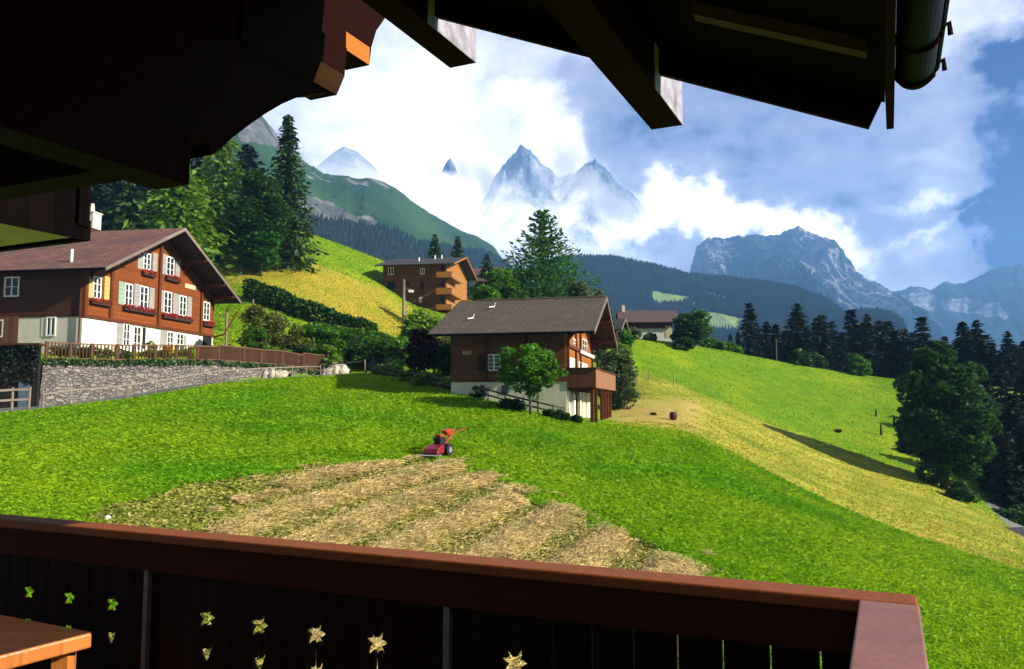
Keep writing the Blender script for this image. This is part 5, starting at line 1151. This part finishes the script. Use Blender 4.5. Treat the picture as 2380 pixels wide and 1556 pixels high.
def blob(u, v, ru, rv=None, rot=0):
    """soft elliptical patch of cloud round the direction of (u, v); radii in pixels of the frame"""
    d = ray(u, v).normalized(); rt = d.cross(Vector((0, 0, 1))).normalized(); up = rt.cross(d)
    if rot: c_, s_ = math.cos(rot), math.sin(rot); rt, up = rt * c_ + up * s_, up * c_ - rt * s_
    rv = rv or ru
    def dot(vec, sc):
        n = nt.node('ShaderNodeVectorMath', operation='DOT_PRODUCT'); nt.l.new(wv, n.inputs[0]); n.inputs[1].default_value = vec * sc; return n.outputs['Value']
    a = dot(rt, FPX / ru); b2 = dot(up, FPX / rv); f_ = dot(d, 1.0)
    r2 = nt.math('ADD', nt.math('MULTIPLY', a, a), nt.math('MULTIPLY', b2, b2))
    g = nt.math('EXPONENT', nt.math('MULTIPLY', r2, -1.0))
    return nt.math('MULTIPLY', g, nt.math('GREATER_THAN', f_, 0))
base = nt.noise(nt.scale(gen, 1, 1, 2.2), 3.2, 8, .58, .3)
fine = nt.noise(nt.scale(gen, 1, 1, 1.6), 14, 6, .6, .2)
val = nt.math('ADD', nt.math('MULTIPLY', nt.math('SUBTRACT', base, .5), .85), nt.math('MULTIPLY', nt.math('SUBTRACT', fine, .5), .60))
val = nt.math('ADD', val, .40)
for (u, v, ru, rv, a, rot) in SKY:
    val = nt.math('ADD', val, nt.math('MULTIPLY', blob(u, v, ru, rv, rot), a))
ccol = nt.ramp(val, [(0.0, (.07, .15, .44)), (.15, (.23, .27, .46)), (.33, (.33, .35, .49)), (.50, (.50, .515, .64)), (.61, (.82, .84, .94)), (.72, (1.06, 1.06, 1.10)), (1.0, (1.5, 1.48, 1.45))])
bg1 = nt.node('ShaderNodeBackground', ins={'Strength': .028}); nt.l.new(nt.mix(1.0, sky.outputs[0], (.05, .34, .95), 'MULTIPLY'), bg1.inputs[0])
gsep = nt.node('ShaderNodeSeparateXYZ'); nt.l.new(gen, gsep.inputs[0])
cst = nt.math('MULTIPLY', nt.math('MULTIPLY', nt.remap(gsep.outputs[2], .06, .42, 2.1, 1.0), nt.remap(gsep.outputs[1], -.3, .3, .32, 1.0)), CLOUD_S)
bg2 = nt.node('ShaderNodeBackground', ins={'Strength': cst}); nt.l.new(ccol, bg2.inputs[0])
mx = nt.node('ShaderNodeMixShader'); nt.l.new(nt.remap(val, .02, .30, 0, 1, True), mx.inputs[0]); nt.l.new(bg1.outputs[0], mx.inputs[1]); nt.l.new(bg2.outputs[0], mx.inputs[2])
nt.l.new(mx.outputs[0], out.inputs[0])
sd = bpy.data.lights.new('sun', 'SUN'); sd.energy = SUN_S; sd.angle = R(.5); sd.color = (1, .93, .80)
so = bpy.data.objects.new('sun', sd); COL.objects.link(so); so.rotation_euler = SUN.to_track_quat('Z', 'Y').to_euler(); so.location = (200, -60, 150)
# ================================================================ CLOUD BANK IN FRONT OF THE HIGH PEAKS
CY0, CY1 = 6300, 6900
def cloudpt(u, v): p = at(u, v, (CY0 + CY1) / 2); return p.x, p.z
b = MB(); b.box(-3300, 2900, CY0, CY1, 500, 2900); cb = b.build('cloud', []); tag(cb, 'soft white cloud bank drifting across the high grey peaks in the middle of the sky', None, None, 'stuff')
m = bpy.data.materials.new('cloud_vapour'); m.use_nodes = True; nt = NT(m.node_tree); nt.n.clear()
out = nt.node('ShaderNodeOutputMaterial')
geo = nt.node('ShaderNodeNewGeometry'); pos = geo.outputs['Position']
nzc = nt.node('ShaderNodeTexNoise', ins={'Scale': .0016, 'Detail': 5, 'Roughness': .6}); nt.l.new(pos, nzc.inputs['Vector'])
sp = nt.node('ShaderNodeSeparateXYZ'); nt.l.new(pos, sp.inputs[0])
sc2 = nt.node('ShaderNodeSeparateColor'); nt.l.new(nzc.outputs['Color'], sc2.inputs[0])
X_ = nt.math('ADD', sp.outputs[0], nt.math('MULTIPLY', nt.math('SUBTRACT', sc2.outputs[0], .5), 700)); Z_ = nt.math('ADD', sp.outputs[2], nt.math('MULTIPLY', nt.math('SUBTRACT', sc2.outputs[1], .5), 450))
tot = None
for (u, v, ru, rv, a) in CLOUDS:
    cx_, cz_ = cloudpt(u, v); k = 6600 / FPX
    dx = nt.math('DIVIDE', nt.math('SUBTRACT', X_, cx_), ru * k); dz = nt.math('DIVIDE', nt.math('SUBTRACT', Z_, cz_), rv * k)
    g_ = nt.math('MULTIPLY', nt.math('EXPONENT', nt.math('MULTIPLY', nt.math('ADD', nt.math('MULTIPLY', dx, dx), nt.math('MULTIPLY', dz, dz)), -1)), a)
    tot = g_ if tot is None else nt.math('ADD', tot, g_)
tot = nt.math('ADD', tot, nt.math('MULTIPLY', nt.math('SUBTRACT', nzc.outputs['Fac'], .5), 1.3))
den = nt.math('MULTIPLY', nt.remap(tot, .28, .95, 0, 1, True), CLOUD_D)
pvn = nt.node('ShaderNodeVolumePrincipled'); nt.l.new(den, pvn.inputs['Density']); pvn.inputs['Color'].default_value = (1, 1, 1, 1); pvn.inputs['Anisotropy'].default_value = 0
nt.l.new(pvn.outputs[0], out.inputs['Volume']); cb.data.materials.append(m)
# ================================================================ WALLS, FENCES, SMALL THINGS
# stone retaining wall under the chalet garden
m, nt, bs = newmat('rubble_stone'); co = nt.coord()
sc_ = nt.scale(co, 1.6, 1.6, 3.4)
nzv = nt.node('ShaderNodeTexNoise', ins={'Scale': 1.6, 'Detail': 3}); nt.l.new(co, nzv.inputs['Vector'])
ad = nt.node('ShaderNodeVectorMath', operation='MULTIPLY_ADD'); nt.l.new(nzv.outputs['Color'], ad.inputs[0]); ad.inputs[1].default_value = (1.6, 1.6, 1.6); nt.l.new(sc_, ad.inputs[2])
vo = nt.node('ShaderNodeTexVoronoi', feature='DISTANCE_TO_EDGE', ins={'Scale': 1.9}); nt.l.new(ad.outputs[0], vo.inputs['Vector'])
vc = nt.node('ShaderNodeTexVoronoi', feature='F1', ins={'Scale': 1.9}); nt.l.new(ad.outputs[0], vc.inputs['Vector'])
sepc = nt.node('ShaderNodeSeparateColor'); nt.l.new(vc.outputs['Color'], sepc.inputs[0])
st_ = nt.mix(sepc.outputs[0], (.10, .088, .085), (.34, .29, .25)); st_ = nt.mix(nt.math('MULTIPLY', nt.noise(co, 6, 5), .5), st_, (.20, .17, .15))
st_ = nt.mix(nt.remap(vo.outputs['Distance'], .0, .05, .8, 0), st_, (.05, .042, .038))
st_ = nt.mix(nt.remap(nt.noise(co, .5, 4), .55, .7), st_, (.20, .19, .17))
setc(nt, bs, st_); bs.inputs['Roughness'].default_value = .95
nt.l.new(nt.bump(nt.remap(vo.outputs['Distance'], 0, .15), .09), bs.inputs['Normal'])
STONE = m
m, nt, bs = newmat('pale_rock'); co = nt.coord(); setc(nt, bs, nt.mix(nt.remap(nt.noise(co, 2.5, 6, .6), .4, .6), (.25, .22, .18), (.62, .56, .44))); bs.inputs['Roughness'].default_value = .95; nt.l.new(nt.bump(nt.noise(co, 3, 6), .15), bs.inputs['Normal'])
PALE = m
WL = [(92, 47.0, 2.62), (150, 48.0, 2.62), (200, 48.9, 2.63), (260, 50, 2.66), (300, 50.9, 2.72), (350, 51.9, 2.8), (400, 52.9, 2.85), (450, 54.2, 2.9), (500, 55.5, 2.95), (560, 57.2, 2.9), (600, 58.3, 2.85), (650, 59.5, 2.82), (700, 60.8, 2.6), (750, 61.9, 2.5)]
pts = []
for u, Y, zt in WL: x = ray(u, 900).x * Y; pts.append(Vector((x, Y, 0)))
o0 = pts[0]
wl = thing('stone_wall', 'grey rubble stone retaining wall below the large chalet garden', 'wall', (o0.x, o0.y, gz(o0.x, o0.y)))
rows = []; NV = 14
for i in range(len(pts) - 1):
    for s_ in range(5 if i < len(pts) - 2 else 6):
        t = s_ / 5; p = pts[i].lerp(pts[i + 1], t); zt = WL[i][2] * (1 - t) + WL[i + 1][2] * t; g0 = gz(p.x, p.y) - .4
        rows.append([(p.x - o0.x, p.y - o0.y + .25 * k / NV + (fbm([p.x * 2.3], [k * .9], 3)[0] - .4) * .16, g0 + (zt - g0) * k / NV - wl.location.z) for k in range(NV + 1)] + [(p.x - o0.x, p.y - o0.y + .8, zt - wl.location.z)])
gridmesh('masonry', np.array(rows).transpose(1, 0, 2), STONE, wl)
b = MB(); q0 = rows[0]; b.poly([q0[0], q0[NV], (q0[NV][0] - .6, q0[NV][1] + 4, q0[NV][2]), (q0[0][0] - .6, q0[0][1] + 4, q0[0][2])]); b.build('return_wall', STONE, wl)
# moss and plants hanging over the top
P = []
for i in range(3800):
    k = random.random() * (len(rows) - 1); r_ = rows[int(k)]; P.append((r_[NV][0] + random.uniform(-.2, .2), r_[NV][1] + random.uniform(-.25, .3), r_[NV][2] + random.uniform(-.30, .08)))
leafq(np.array(P), .13, F_DKG, 'overhanging_plants', wl)
# pale rock outcrop at the end of the wall
for (ua, ub, Y, vt, vb, lb) in ((600, 672, 59.0, 852, 878, 'low pale rock outcrop at the foot of the garden fence'), (752, 812, 61.6, 832, 858, 'pale boulder bank beside the road bend, right of the brown fence')):
    a, c_ = onground((ua + ub) / 2, Y), None
    t = thing('rock', lb, 'rock', a); n = 14; rowsr = []
    for j in range(7):
        th_ = j / 6 * math.pi; rowsr.append([((-.5 + i / n) * (ub - ua) / FPX * Y * 1.05, -math.cos(th_) * .7 + (fbm([i * .7 + ua], [j * .9], 3)[0] - .4) * .5, -.3 + math.sin(th_) * ((vb - vt) / FPX * Y + .35) * (.55 + .7 * fbm([i * .6 + ua], [j * .4], 3)[0]) * math.sin(math.pi * (.1 + .8 * i / n)) ** .4) for i in range(n + 1)])
    gridmesh('stone', np.array(rowsr), PALE, t, smooth=False)
# low grey retaining wall behind the road bend
a = onground(808, 66); c_ = onground(925, 63.5)
t = thing('low_wall', 'low dark grey wall in the shade behind the road bend', 'wall', a)
b = MB(); d = c_ - a; b.prism([(0, 0, -.5), (d.x, d.y, d.z - .5), (d.x, d.y, d.z + .8), (0, 0, .9)], (0, .3, 0)); b.build('blockwork', simple('dark_block', (.10, .11, .13), .9, .3, 3), t)
# brown garden fence on the wall
FB = wood('fence_boards', (.15, .070, .038), 'x', .16, .55, groove=.7); FPm = simple('fence_post_wood', (.15, .08, .045), .85, .3, 6)
gf = thing('garden_fence', 'brown wooden garden fence running along the top of the stone wall', 'fence', (o0.x, o0.y, WL[0][2]))
def wpt(i, t): p = pts[i].lerp(pts[i + 1], t); z = WL[i][2] * (1 - t) + WL[i + 1][2] * t; return Vector((p.x - o0.x, p.y - o0.y + .45, z - gf.location.z))
hf = lambda i: .98
for i in range(len(pts) - 1):
    p = wpt(i, 0); q = wpt(i, 1); h = 1.02 if i < 8 else 1.12
    if i == 12: h = 1.25
    b = MB(); b.bar(p + Vector((0, 0, -.1)), p + Vector((0, 0, h + .06)), .11, .11); b.build('post', FPm, gf)
    b = MB(); b.bar(p + Vector((0, -.02, h)), q + Vector((0, -.02, h)), .06, .08); b.build('rail', FPm, gf); b = MB(); b.bar(p + Vector((0, -.02, .10)), q + Vector((0, -.02, .10)), .06, .1); b.build('rail', FPm, gf)
    l = (q - p).length; n = max(4, int(l / (.19 if i < 7 else .16))); b = MB()
    for k in range(n):
        f = (k + .5) / n; r_ = p.lerp(q, f); ww = l / n * (.42 if i < 7 else .93); dr = (q - p).normalized()
        b.bar(r_ - dr * 0 + Vector((0, .03, .06)), r_ + Vector((0, .03, h - (.02 if i < 7 else .0))), ww, .02)
    pn = b.build('slats', FB, gf)
# garden plants behind the see-through part
for i, (u, Y, rx) in enumerate(((135, 49, 1.2), (170, 49.6, 1.0), (215, 50.2, 1.3), (262, 51.2, 1.2), (330, 52.8, 1.0), (360, 53.3, .9), (410, 54.6, 1.2))):
    x = ray(u, 900).x * Y; bush('garden_plant', 'low garden plants behind the slatted fence, %s clump from the left' % ORD[i], 'plant', (x, Y, 2.9), rx, .35, .75, (F_OLV, F_GRY)[i % 2], 14, 70, .12, 500 + i, 'garden plants behind the slatted fence')
# dark timber garage left of the wall
a = onground(-10, 46.7); z_ = a.z
gr = thing('garage', 'dark open timber shed left of the stone wall under the brown chalet wall', 'shed', (a.x, a.y, z_))
b = MB(); w0 = 2.42; b.box(-7, w0, 0, .2, -.8, 3.62); b.build('boarding', wood('garage_boards', (.022, .016, .014), 'x', .2, .6), gr)  # near-black front stands in for the shadow inside the recess
b = MB(); b.box(-7, w0 + .1, -.25, .5, 3.621, 3.75); b.build('roof_edge', BR1, gr)
b = MB(); b.box(1.35, 1.95, -.06, -.002, -.1, 1.5); b.build('door', simple('blue_grey_paint', (.10, .15, .19), .6, .3, 2), gr)
P = np.stack([RNG.uniform(-5, w0, 1500), RNG.uniform(-.25, 0, 1500), 3.6 - RNG.random(1500) ** 2 * 2.2], -1); leafq(P, .16, F_SPRD, 'creeper', gr)
b = MB(); b.box(-.2, -.05, -.3, -.15, 2.0, 3.9); b.build('post', FRW, gr)
# road rail fence --------------------------------------------------------
WEA = wood('weathered_fence_wood', (.24, .195, .15), 'z', 3, .6, groove=0); WEB = wood('dark_fence_wood', (.10, .075, .055), 'z', 3, .6, groove=0)
def railfence(name, label, plist, hts, rails, mat, pw=.10, rw=.05, rh=.10, ext=None):
    W = [onground(u, Y) for u, Y in plist]; t = thing(name, label, 'fence', W[0]); O = W[0]
    for i, p in enumerate(W):
        b = MB(); h = hts[i] if isinstance(hts, list) else hts; b.tube([p - O + Vector((0, 0, -.3)), p - O + Vector((random.uniform(-.04, .04), 0, h + .06))], pw * .55, 7, pw * .45); b.build('post', mat, t)
    for i in range(len(W) - 1):
        h0 = hts[i] if isinstance(hts, list) else hts; h1 = hts[i + 1] if isinstance(hts, list) else hts
        for f in rails:
            b = MB(); b.bar(W[i] - O + Vector((0, -.06, h0 * f)), W[i + 1] - O + Vector((0, -.06, h1 * f)), rw, rh); b.build('rail', mat, t)
    return t
def yc(u): return float(np.interp(u, US, _Y[6]))
railfence('roadside_fence', 'weathered single-rail wooden fence along the little road below the stone wall', [(u, yc(u) + .5) for u in (102, 166, 233, 298, 360, 417, 466, 514, 556, 600, 639, 678, 711, 745)], [.95, 1.05, 1.0, 1.0, 1.0, 1.0, 1.0, 1.0, 1.0, 1.0, .95, .9, .9, .85], (.86,), WEA, .08, .04, .07)
railfence('gate_fence', 'short two-rail wooden fence at the left edge of the picture by the dark shed', [(-60, 43.3), (30, 44.3), (69, 44.6)], 1.15, (.93, .45), WEA, .13, .06, .12)
railfence('pole_fence', 'single pale pole fence climbing beside the road bend', [(752, 61.0), (848, 59.6)], [.75, 1.0], (.95,), WEA, .1, .09, .09)
railfence('meadow_fence', 'dark old two-rail wooden fence running down the meadow edge to the small chalet', [(u, yc(u) + .25) for u in (850, 890, 935, 975, 1015, 1055, 1095, 1135, 1175, 1215, 1250, 1285, 1312)], .75, (.93, .5), WEB, .09, .05, .10)
# thin post fence across the far field
for i, (u, v) in enumerate(((1508, 880), (1566, 892), (1640, 908), (1672, 922), (1700, 935))):
    p = hit(u, v + 5, 60); t = thing('fence_post', 'thin pale fence post in the right field, %s from the left' % ORD[i], 'post', p, 0, 'pale fence posts across the right field')
    b = MB(); b.tube([(0, 0, -.2), (0, 0, .95)], .055, 6, .045); b.build('shaft', WEA, t); b = MB(); b.tube([(0, 0, .951), (0, 0, 1.0)], .03, 6, .01); b.build('tip', WEA, t)
# tall poles
def pole(label, u, Y, vt, r_=.11, arm=False):
    g = onground(u, Y); h = top_to_h(u, vt, g); t = thing('utility_pole', label, 'pole', g); b = MB(); b.tube([(0, 0, -.4), (0, 0, h)], r_, 8, r_ * .75); b.build('shaft', WEA, t)
    if arm:
        b = MB(); b.bar((0, 0, h * .78), (1.2, 0, h * .72), .08, .08); b.build('arm', WEA, t)
        b = MB(); b.box(.6, 1.2, -.15, .15, h * .72 - .25, h * .72 + .05); b.build('lamp', FRW, t)
    return t
pole('pale wooden pole in front of the flat block with a small lamp arm', 936, 100, 650, .20, True)
pole('short pale post on the bright lawn right of the large chalet, nearer one', 522, 66, 716, .10)
pole('pale post above the garden shrubs right of the large chalet', 583, 68, 696, .10)
pole('thin grey pole in front of the spruce row', 1807, 117, 786, .06)
b = MB()
# wooden bench-like rail under the trees
railfence('pasture_fence', 'low brown wooden rail under the dark leafy trees on the left slope', [(505, 95), (530, 95), (552, 95)], .9, (.9,), WEB, .14, .1, .12)
# ---------------------------------------------------------------- motor mower
MRED = simple('mower_red', (.20, .006, .010), .4, .2, 8, None, 0, 0, .5); MOR = simple('mower_orange', (.38, .035, .010), .45, .2, 8); RUB = simple('rubber', (.015, .014, .013), .85, .3, 12); STL = simple('mower_steel', (.45, .44, .42), .4, .3, 9, None, 0, .7)
g = Vector(hit(1030, 1060)); rz = R(243)
mw = thing('motor_mower', 'red two-wheeled motor mower standing in the green meadow at the edge of the cut hay', 'mower', g, rz)
mw.scale = (.98,) * 3
for sy in (-1, 1):
    b = MB(); n = 22; r0 = .27; w_ = .09
    ring = []
    for k in range(n):
        a = 2 * math.pi * k / n; rr_ = r0 * (1.0 if k % 2 else .94); ring.append((math.cos(a) * rr_, sy * .26 - w_, r0 + math.sin(a) * rr_))
    b.prism(ring, (0, 2 * w_, 0)); wh = b.build('wheel', RUB, mw)
    b = MB(); b.prism([(math.cos(2 * math.pi * k / 12) * .13, sy * .26 + sy * (w_ + .002), r0 + math.sin(2 * math.pi * k / 12) * .13) for k in range(12)], (0, sy * .02, 0)); b.build('rim', STL, wh)
b = MB(); b.tube([(0, -.26, .27), (0, .26, .27)], .045, 8); b.box(-.18, .30, -.13, .13, .26, .46); b.build('gearbox', MOR, mw, bevel=.02)
b = MB(); b.box(.05, .50, -.17, .17, .47, .80); b.build('engine', RUB, mw, bevel=.04)
b = MB(); b.box(.10, .46, -.15, .15, .801, .92); b.build('fuel_tank', MOR, mw, bevel=.04)
b = MB(); b.tube([(.30, -.10, .60), (.30, -.26, .66), (.36, -.27, .80)], .04, 8); b.build('exhaust', STL, mw)
b = MB(); b.prism([(.50, -.36, .16), (.98, -.36, .10), (1.05, -.36, .16), (.95, -.36, .34), (.55, -.36, .52), (.46, -.36, .40)], (0, .72, 0)); b.build('hood', MRED, mw, bevel=.03)
b = MB(); b.box(.92, 1.12, -.50, .50, .05, .11)
for k in range(11): b.prism([(1.12, -.48 + k * .088, .07), (1.25, -.44 + k * .088, .08), (1.12, -.41 + k * .088, .07)], (0, 0, .02))
b.build('cutter_bar', STL, mw)
b = MB(); b.tube([(-.1, 0, .46), (-.45, 0, .72), (-.72, 0, .95)], .045, 8)
for sy in (-1, 1): b.tube([(-.45, 0, .72), (-.80, sy * .22, 1.0), (-1.35, sy * .27, 1.12), (-1.5, sy * .28, 1.10)], .022, 7)
b.build('handlebar', MOR, mw)
b = MB(); b.prism([(-.30, -.13, .86), (-.05, -.13, .98), (-.02, -.13, 1.06), (-.35, -.13, 1.14), (-.62, -.13, 1.10), (-.62, -.13, 1.02)], (0, .26, 0)); b.build('control_cover', MOR, mw, bevel=.02)
for sy in (-1, 1): b = MB(); b.tube([(-1.5, sy * .28, 1.10), (-1.64, sy * .285, 1.08)], .035, 8); b.build('grip', RUB, mw)
# dark round tub on the bare hay patch, and a clod
g = Vector(hit(1565, 976, 50)); t = thing('tub', 'small dark brown round tub on the dry straw-coloured patch right of the small chalet', 'tub', g)
b = MB(); rings = [(.20, 0), (.26, .12), (.28, .28), (.25, .44), (.20, .54)]; n = 14
for k in range(n):
    a0, a1_ = 2 * math.pi * k / n, 2 * math.pi * (k + 1) / n
    for i in range(len(rings) - 1):
        (r0, z0_), (r1, z1) = rings[i], rings[i + 1]; b.quad((r0 * math.cos(a0), r0 * math.sin(a0), z0_), (r0 * math.cos(a1_), r0 * math.sin(a1_), z0_), (r1 * math.cos(a1_), r1 * math.sin(a1_), z1), (r1 * math.cos(a0), r1 * math.sin(a0), z1))
    b.poly([(0, 0, .50), (.19 * math.cos(a0), .19 * math.sin(a0), .50), (.19 * math.cos(a1_), .19 * math.sin(a1_), .50)]); 
b.build('barrel', simple('dark_stave', (.07, .022, .012), .7, .5, 8), t, fix=False)
b = MB(); b.tube([(.18, 0, .5), (.30, 0, .66), (.22, 0, .60)], .03, 6); b.build('handle', simple('rusty_metal', (.2, .07, .03), .7), t)
for u, v, sz, lb in ((1518, 962, .16, 'small dark clod on the dry patch beside the round tub'), (2010 - 62, 1001, .28, 'dark molehill in the shaded right field, left one')):
    g = Vector(hit(u, v + 3, 50)); P = np.random.default_rng(int(u)).normal(0, sz * .5, (160, 3)); P[:, 2] = abs(P[:, 2]) * .7
    t = thing('clod', lb, 'clod', g); leafq(P, sz * .8, simple('dark_earth_%d' % u, (.05, .03, .015), .95), 'earth', t)
for i, (u, v, h) in enumerate(((2048, 1012, 1.3), (2078, 992, 1.3), (2036, 968, .8))):
    g = Vector(hit(u, v, 60)); t = thing('stake', ('dark stump-like stake in the shaded field nearest the big leafy tree, front one', 'dark stake in the shaded field touching the crown of the big leafy tree', 'low dark stake further back in the shaded field left of the big tree')[i], 'stake', g)
    b = MB(); b.tube([(0, 0, -.1), (.03, 0, h * .6), (0, 0, h)], .16, 7, .09); b.build('stump', BARK, t)
g = Vector(hit(250, 1208)); t = thing('stone', 'small white stone lying in the grass just above the balcony rail on the left', 'stone', g)
b = MB(); n = 8
for k in range(n):
    a0, a1_ = 2 * math.pi * k / n, 2 * math.pi * (k + 1) / n
    f = lambda a, j: ((.075, .085, .045)[j] * math.cos(a) * (1 + .2 * math.sin(3 * a)), (.05, .06, .03)[j] * math.sin(a), (0, .06, .10)[j])
    b.quad(f(a0, 0), f(a1_, 0), f(a1_, 1), f(a0, 1)); b.quad(f(a0, 1), f(a1_, 1), f(a1_, 2), f(a0, 2)); b.poly([f(a0, 2), f(a1_, 2), (0, 0, .102)])
b.build('rock', FRW, t, fix=False)
# ================================================================ RENDER SETTINGS
v_ = scn.view_settings; v_.view_transform = 'Standard'; v_.look = 'None'; v_.exposure = EXPO; v_.gamma = 1.0; v_.use_curve_mapping = False
cy = scn.cycles; cy.max_bounces = 6; cy.diffuse_bounces = 3; cy.glossy_bounces = 2; cy.transmission_bounces = 3; cy.volume_bounces = 1; cy.use_adaptive_sampling = True; cy.adaptive_threshold = .02; cy.transparent_max_bounces = 8
cy.use_denoising = True; cy.sample_clamp_indirect = 6
scn.render.film_transparent = False
